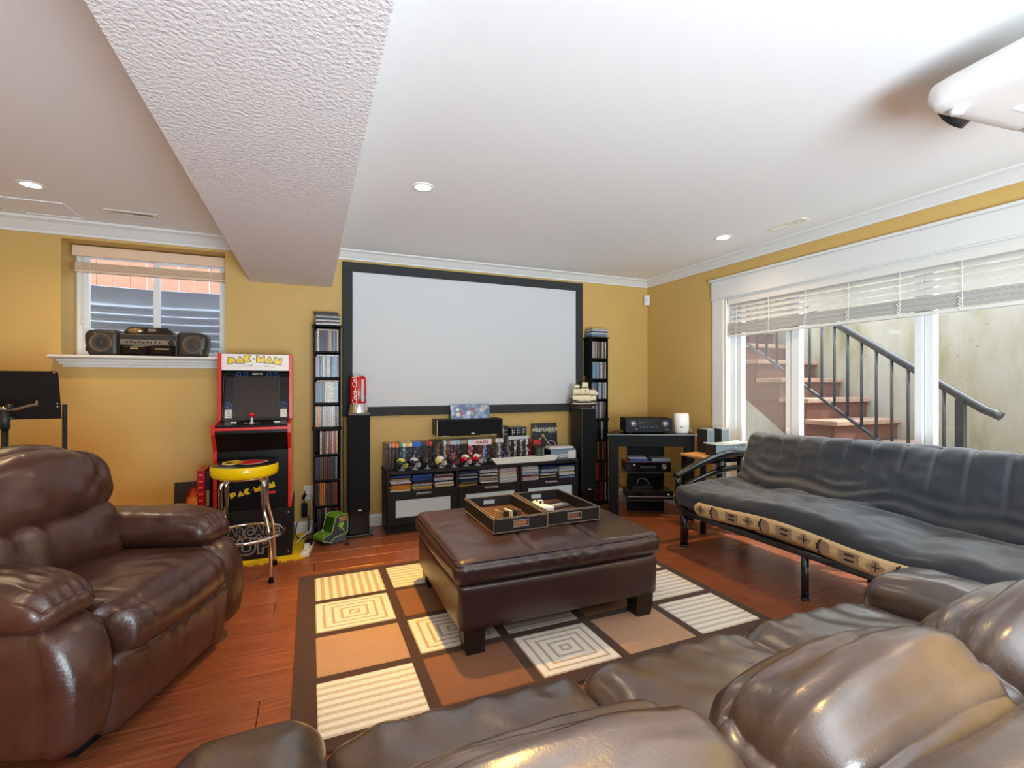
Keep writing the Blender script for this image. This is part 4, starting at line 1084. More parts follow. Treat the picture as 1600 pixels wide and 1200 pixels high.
# ------------------------------------------------------------------ centre speaker and picture on it
cs = thing('centre_speaker', 'long black centre speaker on the wall below the screen', 'speaker')
part_box('cabinet', (1.368, 4.345, .870), (.640, .185, .145), M('black_ash_veneer', rgb(30, 29, 30), .45), cs, .005)
part_box('grille', (1.368, 4.245, .870), (.632, .018, .138), cloth_m, cs, .006)
bm = B()
for s in (-1, 1): add_box(bm, (1.368 + s * .318, 4.2465, .870), (.004, .012, .140))
obj('edge_trim', bm, steel_m, cs)
part_box('badge', (1.385, 4.2345, .812), (.030, .003, .010), M('silver_badge', rgb(230, 230, 228), .3), cs, .001)
for x in (1.13, 1.60): part_box('foot', (x, 4.28, .793), (.035, .03, .012), M('clear_rubber', rgb(210, 206, 198), .4), cs, .004)
bm = B(); add_box(bm, (1.368, 4.42, .80), (.3, .035, .05), None, .003, 1); obj('wall_bracket', bm, black_m, cs)
settle(cs, (1.368, 4.345, .795))
pc_ = thing('picture_panel', 'wide bluish picture panel leaning on top of the centre speaker', 'picture', (1.390, 4.325, .9437)); pc_.rotation_euler = (math.radians(-7), 0, 0)
pm = bpy.data.materials.new('blue_print'); pm.use_nodes = True; n_, l_ = nodes_of(pm)
tc = n_.new('ShaderNodeTexCoord'); vv = n_.new('ShaderNodeTexNoise'); vv.inputs['Scale'].default_value = 14; vv.inputs['Detail'].default_value = 5; l_.new(tc.outputs['Object'], vv.inputs['Vector'])
cr = n_.new('ShaderNodeValToRGB'); e = cr.color_ramp.elements; e[0].position = .3; e[0].color = rgb(70, 76, 110); e[1].position = .68; e[1].color = rgb(206, 220, 232); k = e.new(.5); k.color = rgb(128, 146, 180)
l_.new(vv.outputs[0], cr.inputs[0]); l_.new(cr.outputs[0], n_['Principled BSDF'].inputs['Base Color']); n_['Principled BSDF'].inputs['Roughness'].default_value = .3
part_box('panel', (0, 0, .069), (.385, .012, .138), pm, pc_, .002)
for k, (x, z, r, c) in enumerate([(-.125, .085, .022, (230, 230, 236)), (-.12, .040, .030, (226, 214, 210)), (-.085, .050, .020, (196, 92, 84)), (-.02, .055, .024, (232, 226, 222)), (.02, .090, .022, (190, 74, 84)), (.045, .050, .024, (160, 120, 118)), (.125, .095, .026, (222, 176, 140)), (.115, .045, .032, (140, 168, 200))]):
    bm = B(); add_lathe(bm, [(0, .0), (r * .7, .0), (r * .9, -.0006), (0, -.0006)], (0, 0, 0), 7)
    o = obj('print_spot', bm, M('print_%d' % c[0] + '_%d' % c[1], rgb(*c), .4), pc_, (x, -.0062, z)); o.rotation_euler = (PI / 2, .3 * k, 0)

# ------------------------------------------------------------------ low media console
CX0, CX1, CYF, CYB, CT = .588, 2.430, 4.098, 4.425, .530
cn = thing('media_console', 'long low black console with three frosted glass flap doors below the screen', 'console')
part_box('top_panel', ((CX0 + CX1) / 2, (CYF + CYB) / 2, CT - .014), (CX1 - CX0 + .006, CYB - CYF + .012, .028), blackwood_m, cn, .003)
for x in (CX0 + .011, CX1 - .011): part_box('side_panel', (x, (CYF + CYB) / 2 + .002, (CT - .028) / 2), (.022, CYB - CYF - .004, CT - .029), blackwood_m, cn, .002)
DW = (CX1 - CX0) / 3
for k in (1, 2): part_box('divider', (CX0 + DW * k, (CYF + CYB) / 2 + .006, .29), (.020, CYB - CYF - .02, CT - .068 + .0 - .03), blackwood_m, cn, .002)
SZ = .355
part_box('shelf', ((CX0 + CX1) / 2, (CYF + CYB) / 2 + .004, SZ - .010), (CX1 - CX0 - .044, CYB - CYF - .012, .020), blackwood_m, cn, .002)
part_box('bottom_panel', ((CX0 + CX1) / 2, (CYF + CYB) / 2 + .004, .085), (CX1 - CX0 - .044, CYB - CYF - .012, .020), blackwood_m, cn, .002)
part_box('back_panel', ((CX0 + CX1) / 2, CYB - .004, .29), (CX1 - CX0 - .044, .006, .42), M('console_back', rgb(26, 24, 25), .6), cn)
part_box('plinth', ((CX0 + CX1) / 2, CYF + .04, .038), (CX1 - CX0 - .044, .018, .076), blackwood_m, cn)
frost_m = M('frosted_white_glass', rgb(200, 220, 230), .35, var=.05, scale=3)
for k in range(3):
    x0, x1 = CX0 + DW * k + .004, CX0 + DW * (k + 1) - .004; z0, z1, f = .074, SZ - .004, .066
    d = thing('flap_door', 'x', 'x'); del d['label']; del d['category']; d.parent = cn
    bm = B(); frame_bars(bm, x0, x1, z0, z1, CYF - .002, CYF + .016, f); o = obj('door_frame', bm, blackwood_m, d)
    part_box('glass_panel', ((x0 + x1) / 2, CYF + .008, (z0 + z1) / 2), (x1 - x0 - 2 * f + .006, .006, z1 - z0 - 2 * f + .006), frost_m, d)
    bm = B(); add_box(bm, ((x0 + x1) / 2, CYF - .014, z1 - .020), (.135, .016, .020), None, .004, 2); add_box(bm, ((x0 + x1) / 2, CYF - .004, z1 - .012), (.12, .012, .006)); obj('handle', bm, M('dark_nickel', (.32, .31, .32, 1), .3, metal=1), d)
settle(cn, ((CX0 + CX1) / 2, (CYF + CYB) / 2, 0))

# nine stacks of disc cases in the open shelf
STK = [(.705, .150, ['cream', 'orange', 'yellow', 'orange', 'brown', 'white', 'silver', 'tan', 'navy', 'blue'], 'first'), (.888, .150, ['tan', 'yellow', 'grey', 'white', 'maroon', 'navy', 'blue', 'blue', 'blue', 'blue'], 'second'), (1.080, .150, ['brown', 'cream', 'tan', 'white', 'navy', 'silver', 'white', 'maroon', 'grey', 'black'], 'third'),
       (1.305, .150, ['yellow', 'brown', 'green', 'navy', 'navy', 'silver', 'navy', 'grey', 'navy', 'navy'], 'fourth'), (1.500, .150, ['black', 'white', 'grey', 'tan', 'silver', 'brown', 'white', 'navy', 'white', 'silver'], 'fifth'), (1.690, .140, ['white', 'white', 'white', 'silver', 'white', 'white', 'cream', 'pink', 'silver', 'pink'], 'sixth'),
       (1.917, .150, ['white', 'pink', 'silver', 'maroon', 'white', 'sky-blue', 'white', 'silver', 'white', 'silver'], 'seventh'), (2.117, .150, ['black', 'cream', 'black', 'white', 'navy', 'sky-blue', 'silver', 'navy', 'blue'], 'eighth'), (2.312, .150, ['sky-blue', 'navy', 'white', 'white', 'tan', 'white', 'sky-blue', 'cream', 'blue'], 'ninth')]
for sx, w, cols, o_ in STK:
    z = SZ + .0005
    for q, c in enumerate(cols):
        th = .0133
        case(BLU, c, (sx + random.uniform(-.007, .007), CYF + .090 + random.uniform(-.008, .008), z + th / 2 - .0003), (0, PI / 2, random.uniform(-.05, .05)),
             f'{c} disc case, {ORD[q]} from the bottom of the {o_} stack in the console shelf', f'disc cases in the {o_} stack of the console'); z += th
case(DVD, 'maroon', (1.794, CYF + .125, SZ + .0682), (PI / 2, 0, 0), 'maroon disc case standing on edge beside the sixth console stack', 'disc cases in the sixth stack of the console')

# boxed sets standing along the back of the console
def print_mat(name, col):
    if name in MATS: return MATS[name]
    m = bpy.data.materials.new(name); m.use_nodes = True; n, l = nodes_of(m); p = n['Principled BSDF']; p.inputs['Roughness'].default_value = .28
    oi = n.new('ShaderNodeObjectInfo'); tc = n.new('ShaderNodeTexCoord'); ad = n.new('ShaderNodeVectorMath'); ad.operation = 'ADD'; l.new(tc.outputs['Object'], ad.inputs[0]); l.new(oi.outputs['Location'], ad.inputs[1])
    t = n.new('ShaderNodeTexNoise'); t.inputs['Scale'].default_value = 42; t.inputs['Detail'].default_value = 2.5; l.new(ad.outputs[0], t.inputs['Vector'])
    r = n.new('ShaderNodeValToRGB'); e = r.color_ramp.elements
    e[0].position = .36; e[0].color = (.012, .011, .013, 1); e[1].position = .46; e[1].color = [c * .55 for c in col[:3]] + [1]
    k = e.new(.57); k.color = col; k = e.new(.66); k.color = [min(1, c * 2.2 + .10) for c in col[:3]] + [1]; k = e.new(.72); k.color = [min(1, c * .8 + .5) for c in col[:3]] + [1]
    l.new(t.outputs[0], r.inputs[0]); l.new(r.outputs[0], p.inputs['Base Color']); MATS[name] = m
    return m

def two_tone(name, label, x, w, h, band, bandc, bodyc, y=4.302, d=.136, side=None, group='boxed sets standing on the console', z=CT, cat='box set'):
    t = thing(name, label, cat, (x, y, z + .0005), 0, group)
    bm = B(); add_box(bm, (0, 0, (h - band) / 2), (w, d, h - band), None, .0015, 1); obj('body', bm, print_mat('set_body_%d_%d_%d' % bodyc, rgb(*bodyc)), t)
    if band:
        bm = B(); add_box(bm, (0, 0, h - band / 2), (w, d, band), None, .0015, 1); obj('title_band', bm, M('set_band_%d_%d_%d' % bandc, rgb(*bandc), .3, var=.2, scale=40), t)
    return t
ROW = [(.606, .024, .222, .0, None, (52, 40, 36), 'dark brown'), (.632, .022, .220, .03, (170, 140, 170), (132, 46, 40), 'rusty red, lilac-topped'), (.660, .028, .220, .034, (232, 140, 60), (40, 34, 34), 'black, orange-topped'), (.692, .030, .218, .034, (236, 120, 70), (58, 50, 52), 'charcoal, coral-topped'), (.722, .026, .222, .032, (88, 140, 60), (34, 40, 46), 'dark slate, green-topped'),
       (.753, .030, .220, .034, (222, 226, 214), (92, 110, 128), 'grey-blue, white-topped'), (.785, .028, .222, .036, (240, 186, 60), (44, 42, 46), 'black, yellow-topped'), (.812, .022, .222, .034, (234, 226, 214), (70, 52, 50), 'brown, cream-topped'),
       (.868, .084, .222, .036, (24, 104, 196), (40, 44, 62), 'wide navy, bright blue-topped'), (.928, .030, .222, .030, (72, 52, 50), (46, 34, 30), 'dark brown, umber-topped'), (.958, .026, .220, .034, (150, 60, 56), (70, 34, 34), 'maroon, brick-topped'), (.987, .028, .222, .036, (212, 60, 58), (34, 28, 30), 'black, scarlet-topped'),
       (1.022, .034, .228, .0, None, (28, 28, 30), 'plain black'), (1.058, .034, .228, .03, (44, 44, 46), (120, 82, 46), 'bronze, black-topped'), (1.092, .030, .226, .034, (60, 70, 80), (44, 52, 60), 'steel-grey'), (1.119, .020, .226, .036, (236, 232, 226), (178, 160, 142), 'pale tan, white-topped'),
       (1.148, .034, .222, .03, (150, 128, 122), (104, 66, 46), 'chestnut, mauve-topped'), (1.181, .028, .222, .034, (206, 180, 190), (66, 64, 82), 'slate, pink-topped'), (1.213, .032, .222, .036, (170, 206, 220), (150, 52, 50), 'brick-red, pale blue-topped'), (1.246, .030, .222, .036, (150, 180, 206), (52, 56, 66), 'charcoal, light blue-topped'),
       (1.280, .032, .222, .034, (172, 160, 140), (34, 40, 38), 'dark green, khaki-topped'), (1.312, .028, .222, .034, (160, 150, 136), (40, 38, 40), 'black, stone-topped')]
for x, w, h, band, bc, body, nm in ROW:
    two_tone('box_set', f'{nm} boxed disc set in the row behind the mini helmets', x, w, h, band, bc or (0, 0, 0), body)
# wide documentary set with a lettered pink band
nz_ = thing('box_set', 'wide boxed disc set with red lettering on a pale pink band', 'box set', (1.452, 4.302, CT + .0005), 0, 'boxed sets standing on the console')
part_box('title_band', (0, 0, .198), (.235, .14, .052), M('pink_band', rgb(236, 206, 206), .3), nz_, .0015)
part_box('cover_panel', (-.092, -.0702, .198), (.05, .0015, .05), M('cover_pale_blue', rgb(206, 220, 236), .3), nz_)
text_obj('lettering', 'NAZIS', .036, M('band_lettering', rgb(110, 20, 34), .4), nz_, face_y(.022, -.0703, .195), .0006, .0012, 0, 1.15)
for k, (dx, w, c) in enumerate([(-.092, .050, (170, 86, 92)), (-.042, .046, (42, 32, 34)), (.004, .040, (110, 34, 34)), (.046, .040, (120, 140, 170)), (.092, .050, (56, 34, 36))]):
    part_box('volume', (dx, 0, .086), (w - .001, .138, .171), print_mat('volume_%d' % c[0], rgb(*c)), nz_, .0015)
for x, w, h, band, bc, body, nm in [(1.590, .030, .222, .034, (120, 92, 50), (66, 50, 38), 'olive-brown, khaki-topped'), (1.622, .026, .222, .036, (220, 214, 206), (90, 88, 84), 'grey, bone-topped'), (1.650, .024, .222, .036, (214, 200, 206), (206, 206, 206), 'silver-white'), (1.676, .024, .220, .036, (228, 224, 222), (44, 50, 66), 'navy, white-topped'),
                                    (1.706, .030, .205, 0, None, (36, 40, 60), 'plain navy'), (1.745, .044, .205, .0, None, (120, 112, 104), 'mottled grey'), (1.784, .030, .205, 0, None, (26, 26, 34), 'blue-black'), (1.815, .028, .205, 0, None, (176, 178, 184), 'plain silver'), (1.846, .028, .205, 0, None, (30, 28, 32), 'ink-black'), (1.876, .026, .205, 0, None, (168, 164, 160), 'pale grey'), (1.906, .028, .205, 0, None, (44, 38, 40), 'sooty black'), (1.935, .024, .205, 0, None, (200, 190, 186), 'off-white'), (1.966, .034, .212, 0, None, (128, 18, 26), 'crimson')]:
    two_tone('box_set', f'{nm} boxed disc set in the row behind the white tray', x, w, h, band, bc or (0, 0, 0), body)
# second tier on top of the row
ZT = CT + .2235
for k, (x, w, h, z0) in enumerate([(1.600, .06, .0, 0)]): pass
rb = CT + .2060
si = thing('flat_box', 'silvery flat box lying on top of the standing disc sets', 'box', (1.845, 4.292, rb + .0008), .02)
bm = B(); add_box(bm, (0, 0, .016), (.215, .13, .032), None, .003, 2); obj('box', bm, M('silver_card', rgb(200, 206, 212), .35), si)
for k, (x, y, z, w, h, nm) in enumerate([(1.745, 4.30, rb, .060, .130, 'tallest'), (1.800, 4.302, rb + .0336, .050, .075, 'left-hand'), (1.856, 4.302, rb + .0336, .052, .078, 'middle'), (1.912, 4.302, rb + .0336, .052, .080, 'right-hand')]):
    if k == 0: x, y = 1.712, 4.302
    t = thing('small_box', f'{nm} small black box with white print on top of the disc sets', 'box', (x, y, z + .0008), 0, 'small black boxes above the disc sets')
    part_box('box', (0, 0, h / 2), (w, .11, h), M('box_black', rgb(26, 30, 38), .3), t, .002)
    bm = B()
    for q in range(2): add_box(bm, (0, -.0555, h * (.42 + .28 * q)), (w * .7, .0008, .006))
    add_box(bm, (-w * .3, -.0555, h * .5), (.004, .0008, h * .7)); obj('print', bm, M('box_white_print', rgb(196, 204, 208), .4), t)
    part_box('box_lid', (0, 0, h + .001), (w + .001, .111, .004), M('box_lid_blue', rgb(88, 104, 128), .35), t, .001)

# big black book with motorcycle cover
bk = thing('large_book', 'big black motorcycle book standing against the wall at the console end', 'book', (2.205, 4.375, CT + .001)); bk.rotation_euler = (math.radians(-5), 0, 0)
bkm = M('black_book_cover', rgb(24, 26, 30), .3); inkw = M('book_white_ink', rgb(214, 206, 188), .4)
part_box('cover', (0, -.012, .170), (.276, .004, .340), bkm, bk, .001); part_box('cover', (0, .012, .170), (.276, .004, .340), bkm, bk, .001)
part_box('spine', (-.137, 0, .170), (.004, .026, .340), bkm, bk, .001); part_box('pages', (.002, 0, .170), (.268, .020, .332), M('book_pages', rgb(226, 218, 200), .8), bk)
text_obj('lettering', 'HARLEY-DAVIDSON', .050, inkw, bk, face_y(.002, -.0143, .272), .0004, .0016, 0, .66)
text_obj('lettering', 'The', .018, inkw, bk, face_y(-.105, -.0143, .308), .0004, .0002)
text_obj('lettering', 'Century', .024, inkw, bk, face_y(.075, -.0143, .248), .0004, .0002, .3)
bm = B(); q = [(.065 + .052 * math.cos(2 * PI * k / 28), -.0146, .105 + .052 * math.sin(2 * PI * k / 28)) for k in range(28)]; add_tube(bm, q, .0035, 6, closed=True)
add_tube(bm, [(-.018, -.0146, .205), (.062, -.0146, .100)], .0035, 6); add_tube(bm, [(-.075, -.0146, .170), (-.04, -.0146, .195)], .0045, 6); obj('cover_wheel', bm, inkw, bk)
bm = B(); add_lathe(bm, [(0, 0), (.016, 0), (.014, -.001), (0, -.0015)], (0, 0, 0), 16); o = obj('cover_headlight', bm, M('book_tan_ink', rgb(206, 160, 104), .4), bk, (-.024, -.0142, .215)); o.rotation_euler = (PI / 2, 0, 0)
part_box('cover_tank', (-.095, -.0145, .150), (.080, .0008, .046), M('book_red_ink', rgb(206, 30, 34), .35), bk)

gb = thing('photo_box', 'small black box with a green picture standing beside the grey binder', 'box', (2.032, 4.185, CT + .001))
part_box('box', (0, 0, .066), (.090, .09, .132), M('box_black', rgb(26, 30, 38), .3), gb, .002)
part_box('picture', (-.012, -.0454, .070), (.050, .001, .105), M('green_print', rgb(70, 90, 66), .4, var=.7, scale=30), gb); part_box('side_strip', (.032, -.0454, .066), (.018, .001, .12), M('grey_print', rgb(130, 130, 118), .4), gb)
hk = thing('binder', 'grey-blue lettered card binder lying at the right end of the console', 'binder', (2.298, 4.225, CT + .001), math.radians(-2))
bm = B(); pf = [(-.075, 0), (.075, 0), (.075, .098), (-.045, .098), (-.068, .082), (-.075, .06)]
add_prism(bm, pf, .276, Matrix(((0, 0, 1, -.138), (1, 0, 0, 0), (0, 1, 0, 0), (0, 0, 0, 1)))); obj('cover', bm, M('binder_grey_blue', rgb(112, 130, 148), .4), hk)
part_box('dark_end', (-.1385, 0, .045), (.003, .14, .085), black_m, hk, .001); part_box('cream_label', (.088, -.0757, .044), (.082, .002, .076), M('label_paper', rgb(224, 222, 216), .6), hk)
part_box('title_plate', (-.005, -.0757, .036), (.092, .0012, .030), M('plate_white', rgb(236, 238, 238), .5), hk)
text_obj('lettering', 'HOCKEY', .024, M('plate_ink', rgb(60, 76, 96), .5), hk, face_y(-.005, -.0768, .036), .0004, .0008, 0, .95)
ct = thing('card_tray', 'flat white card sheaf lying on the grey-blue binder', 'card sheaf', (2.285, 4.235, CT + .1005), math.radians(-2))
for k in range(3): part_box('card_sheet', (0 + .004 * k, .003 * k, .003 + k * .0052), (.262, .12, .005), M('sheet_white', rgb(232, 226, 222), .6), ct, .001)
wt = thing('shallow_tray', 'long white shallow tray standing in front of the disc sets on the console', 'tray', (1.870, 4.128, CT + .0005))
bm = B()
def ringp(hx, hy, z): return [bm.verts.new((sx * hx, sy * hy, z)) for sx, sy in ((-1, -1), (1, -1), (1, 1), (-1, 1))]
R_ = [ringp(.300, .022, 0), ringp(.345, .030, .052), ringp(.340, .026, .052), ringp(.296, .019, .004)]
bm.faces.new(R_[0])
for a, b in zip(R_, R_[1:]):
    for k in range(4): bm.faces.new((a[k], a[(k + 1) % 4], b[(k + 1) % 4], b[k]))
bm.faces.new(R_[3]); obj('tray', bm, M('ivory_plastic', rgb(230, 230, 218), .4), wt)

# seven small sports helmets
HEL = [(.715, (52, 66, 34), (226, 208, 90), 'dark green and yellow'), (.825, (30, 34, 58), (220, 214, 204), 'navy and white'), (.937, (48, 44, 40), (60, 56, 52), 'charcoal black'), (1.057, (226, 200, 130), (240, 236, 226), 'cream gold'), (1.174, (52, 40, 40), (140, 70, 70), 'dark brown-black'), (1.288, (176, 16, 32), (238, 226, 206), 'red and white, nearest the charcoal disc set'), (1.397, (176, 16, 32), (238, 226, 206), 'red and white, next to the white tray')]
for x, c1, c2, nm in HEL:
    t = thing('mini_helmet', f'miniature {nm} helmet with face cage on the console', 'mini helmet', (x, 4.152, CT + .0006), math.radians(62), 'mini helmets on the console')
    m1 = M('helmet_%d_%d_%d' % c1, rgb(*c1), .25); m2 = M('helmet_trim_%d_%d_%d' % c2, rgb(*c2), .3)
    bm = B()
    bmesh.ops.create_uvsphere(bm, u_segments=20, v_segments=14, radius=.044)
    for v in list(bm.verts):
        v.co.x *= .92; v.co.y *= 1.08; v.co.z *= 1.0
    dl = [v for v in bm.verts if v.co.z < -.018 and v.co.y < .005 or v.co.z < -.034 or (v.co.y < -.030 and v.co.z < .010)]
    bmesh.ops.delete(bm, geom=dl, context='VERTS')
    for f in bm.faces: f.smooth = True; f.material_index = 1 if (f.calc_center_median().z > .012 and c1 != c2 and abs(f.calc_center_median().x) < .030 and f.calc_center_median().y < .022) else 0
    bmesh.ops.translate(bm, vec=(0, .006, .060), verts=bm.verts)
    o = obj('shell', bm, [m1, m2], t); so = o.modifiers.new('thickness', 'SOLIDIFY'); so.thickness = .004
    bm = B()
    for zz, w in ((.052, .030), (.040, .030), (.026, .024)):
        add_tube(bm, [(-w, -.018, zz + .006), (-w * .8, -.040, zz), (0, -.050, zz - .004), (w * .8, -.040, zz), (w, -.018, zz + .006)], .0024, 6)
    for xx in (-.012, .012): add_tube(bm, [(xx, -.045, .060), (xx, -.050, .036), (xx * .8, -.044, .018)], .0022, 6)
    obj('face_cage', bm, m2, t)
    bm = B(); add_lathe(bm, [(0, 0), (.030, 0), (.030, .005), (.010, .007), (.007, .030), (0, .030)], (0, -.004, 0), 18); obj('stand', bm, M('clear_grey_stand', rgb(150, 160, 164), .2), t)

# ------------------------------------------------------------------ corner equipment stand with glass shelves
AS = thing('equipment_stand', 'black corner equipment stand with glass top and glass shelves', 'stand', (2.935, 3.620, 0), math.radians(-25))
smoked = thin_glass('smoked_glass', (.30, .32, .33, 1), haze=.25, hazecol=(.05, .055, .06, 1)); clear_shelf = thin_glass('clear_shelf_glass', (.72, .78, .76, 1), haze=.06, hazecol=(.5, .6, .58, 1))
HW = .395
bm = B(); add_prism(bm, [(-HW - .02, -.02), (HW + .02, -.02), (HW + .02, .12), (.23, .42), (-.23, .42), (-HW - .02, .12)], .010, Matrix.Translation((0, 0, .792))); obj('glass_top', bm, smoked, AS)
bm = B(); add_tube(bm, [(-HW - .02, -.021, .797), (HW + .02, -.021, .797)], .0045, 6); obj('glass_edge', bm, M('glass_edge_tint', rgb(150, 168, 176), .15), AS)
part_box('header', (0, .012, .738), (2 * HW - .17, .024, .105), black_m, AS, .003)
for s in (-1, 1): part_box('leg', (s * (HW - .045), .02, .395), (.09, .04, .790), black_m, AS, .004)
part_box('rear_column', (.02, .33, .395), (.36, .05, .790), black_m, AS, .004)
bm = B(); add_box(bm, (0, .18, .784), (2 * HW - .1, .30, .012)); obj('top_support', bm, black_m, AS)
for z in (.425, .165):
    bm = B(); add_prism(bm, [(-.34, .05), (.34, .05), (.34, .14), (.20, .36), (-.20, .36), (-.34, .14)], .008, Matrix.Translation((0, 0, z))); obj('glass_shelf', bm, clear_shelf, AS)
def on_stand(x, y, z): return AS.matrix_basis @ Vector((x, y, z))
AS.rotation_euler = (0, 0, math.radians(-25)); bpy.context.view_layer.update()
RZ = math.radians(-25)
knob_m = M('knob_silver', rgb(120, 122, 128), .3, metal=.6)
def lathe_front(name, prof, x, y, z, mat, par, seg=20):
    bm = B(); add_lathe(bm, prof, (0, 0, 0), seg); o = obj(name, bm, mat, par, (x, y, z)); o.rotation_euler = (PI / 2, 0, 0); return o
rc = thing('receiver', 'black audio receiver with two round knobs on the glass stand top', 'receiver', on_stand(-.02, .165, .8030), RZ)
part_box('case', (0, 0, .078), (.435, .27, .128), black_m, rc, .004); part_box('front_panel', (0, -.139, .080), (.436, .012, .132), M('receiver_front', rgb(16, 16, 20), .4, spec=.15), rc, .003)
for x in (-.148, .148): lathe_front('knob', [(.034, 0), (.030, .004), (.027, .020), (.024, .022), (0, .022)], x, -.145, .090, knob_m, rc, 28)
part_box('display', (0, -.1456, .102), (.19, .001, .028), gloss_m, rc)
for k in range(6): part_box('button', (-.075 + k * .03, -.1465, .064), (.012, .004, .005), knob_m, rc, .001)
lathe_front('jack', [(.009, 0), (.007, .004), (0, .004)], -.115, -.145, .040, steel_m, rc, 14)
for x in (.155, .172): lathe_front('jack', [(.006, 0), (.005, .003), (0, .003)], x, -.145, .038, steel_m, rc, 12)
for x in (-.17, .17):
    for y in (-.10, .10):
        bm = B(); add_lathe(bm, [(0, 0), (.02, 0), (.02, .014), (0, .014)], (x, y, 0), 14); obj('foot', bm, dark_m, rc)
rt = thing('wifi_router', 'white rounded router tower on the glass stand beside the receiver', 'router', on_stand(.305, .10, .8030), RZ)
bm = B(); add_lathe(bm, [(0, 0), (.060, 0), (.067, .012), (.072, .09), (.069, .175), (.060, .190), (.045, .184), (0, .182)], (0, 0, 0), 32)
for v in bm.verts: v.co.y *= .75
obj('shell', bm, white_m, rt)
for x, r, m in ((-.016, .006, dark_m), (.004, .004, grey_m), (.014, .003, grey_m)): lathe_front('port', [(r, 0), (r, .002), (0, .002)], x, -.0515, .062, m, rt, 12)
bm = B(); add_tube(bm, [(.05, .03, .03), (.085, .02, .035), (.095, -.01, .015), (.07, .05, .004)], .0035, 8); obj('power_cord', bm, white_m, rt)
am = thing('amplifier', 'dark amplifier with a round dial on the upper glass shelf', 'amplifier', on_stand(-.02, .175, .4336), RZ)
part_box('case', (0, 0, .052), (.42, .22, .085), M('amp_dark', rgb(34, 28, 28), .3), am, .004); part_box('front_panel', (0, -.114, .052), (.424, .010, .088), gloss_m, am, .002)
lathe_front('dial', [(.026, 0), (.024, .012), (.018, .014), (.016, .008), (0, .008)], .15, -.119, .056, knob_m, am, 24); lathe_front('power_button', [(.010, 0), (.008, .005), (0, .005)], -.13, -.119, .068, steel_m, am, 14)
part_box('top_panel', (0, -.01, .0965), (.40, .20, .004), M('copper_lid', rgb(150, 86, 66), .35), am, .001); part_box('display', (0, -.1196, .050), (.15, .001, .022), dark_m, am)
for x in (-.16, .16): part_box('foot', (x, 0, .005), (.03, .18, .010), dark_m, am)
za = .4336 + .0995
for k, (x, y, z, c, me, nm) in enumerate([(-.10, .14, 0, 'blue', BLU, 'blue disc case at the bottom of the pile on the amplifier'), (-.09, .15, .0130, 'blue', BLU, 'blue disc case in the middle of the pile on the amplifier'), (-.115, .145, .026, 'silver', BLU, 'silver disc case topping the pile on the amplifier'), (.11, .15, 0, 'sky-blue', BLU, 'pale blue disc case on the amplifier, beside the blue pile'), (.115, .155, .013, 'silver', BLU, 'silver disc case lying on the pale blue case on the amplifier')]):
    p = on_stand(x, y, za + z + .0068); case(me, c, p, (0, PI / 2, RZ + random.uniform(-.08, .08)), nm, 'disc cases on the amplifier')
pl = thing('disc_player', 'wide dark disc player on the lowest glass shelf of the stand', 'player', on_stand(0, .175, .1736), RZ)
part_box('case', (0, 0, .045), (.43, .23, .075), M('player_dark', rgb(30, 26, 27), .3), pl, .004); part_box('front_panel', (0, -.118, .045), (.434, .008, .076), gloss_m, pl, .002); part_box('front_strip', (0, -.1225, .030), (.42, .002, .006), steel_m, pl)
lathe_front('dial', [(.010, 0), (.009, .008), (0, .008)], .17, -.122, .05, steel_m, pl, 14)
for x in (-.17, .17): part_box('foot', (x, 0, .004), (.03, .18, .008), dark_m, pl)
mb = thing('media_box', 'small black media box lying on the disc player in the stand', 'media box', on_stand(-.07, .15, .1736 + .083), RZ + .1)
part_box('case', (0, 0, .020), (.20, .14, .038), M('box_matte_black', rgb(22, 22, 24), .4), mb, .006); part_box('front_strip', (0, -.0705, .022), (.18, .002, .012), gloss_m, mb)
bm = B(); add_tube(bm, [(-.02, .05, .04), (.0, .05, .085), (.06, .05, .09), (.10, .05, .05), (.11, .06, .01)], .004, 8); obj('cable', bm, grey_m, mb)

# cables behind the stand, outlets, plugs
def outlet(label, x, z):
    t = thing('wall_outlet', label, 'outlet', (x, WY - .0035, z))
    part_box('cover_plate', (0, 0, 0), (.074, .007, .118), white_m, t, .002)
    for dz in (.022, -.022): part_box('socket', (0, -.0042, dz), (.034, .003, .028), M('socket_white', rgb(220, 216, 208), .4), t, .002)
    return t
outlet('white wall outlet beside the left disc tower with a black plug', -.020, .345)
outlet('white wall outlet low on the wall seen through the equipment stand', 3.43, .345)
def cable(label, pts, r, mat):
    bm = B(); add_tube(bm, pts, r, 8); o = obj('cable', bm, mat); return tag(o, label, 'cable')
def smooth(pts, n=6):
    out = []; P = [Vector(p) for p in pts]
    for i in range(len(P) - 1):
        p0, p1, p2, p3 = P[max(i - 1, 0)], P[i], P[i + 1], P[min(i + 2, len(P) - 1)]
        for k in range(n):
            t = k / n
            out.append(.5 * ((2 * p1) + (-p0 + p2) * t + (2 * p0 - 5 * p1 + 4 * p2 - p3) * t * t + (-p0 + 3 * p1 - 3 * p2 + p3) * t ** 3))
    out.append(P[-1]); return out
cable('white cable hanging from the outlet behind the equipment stand', smooth([(3.43, 4.425, .34), (3.45, 4.39, .40), (3.44, 4.36, .60), (3.42, 4.32, .78)]), .004, white_m)
cable('black cable sagging behind the equipment stand to the player', smooth([(3.0, 4.41, .46), (2.92, 4.40, .36), (2.95, 4.36, .26), (3.02, 4.20, .20)]), .004, black_m)
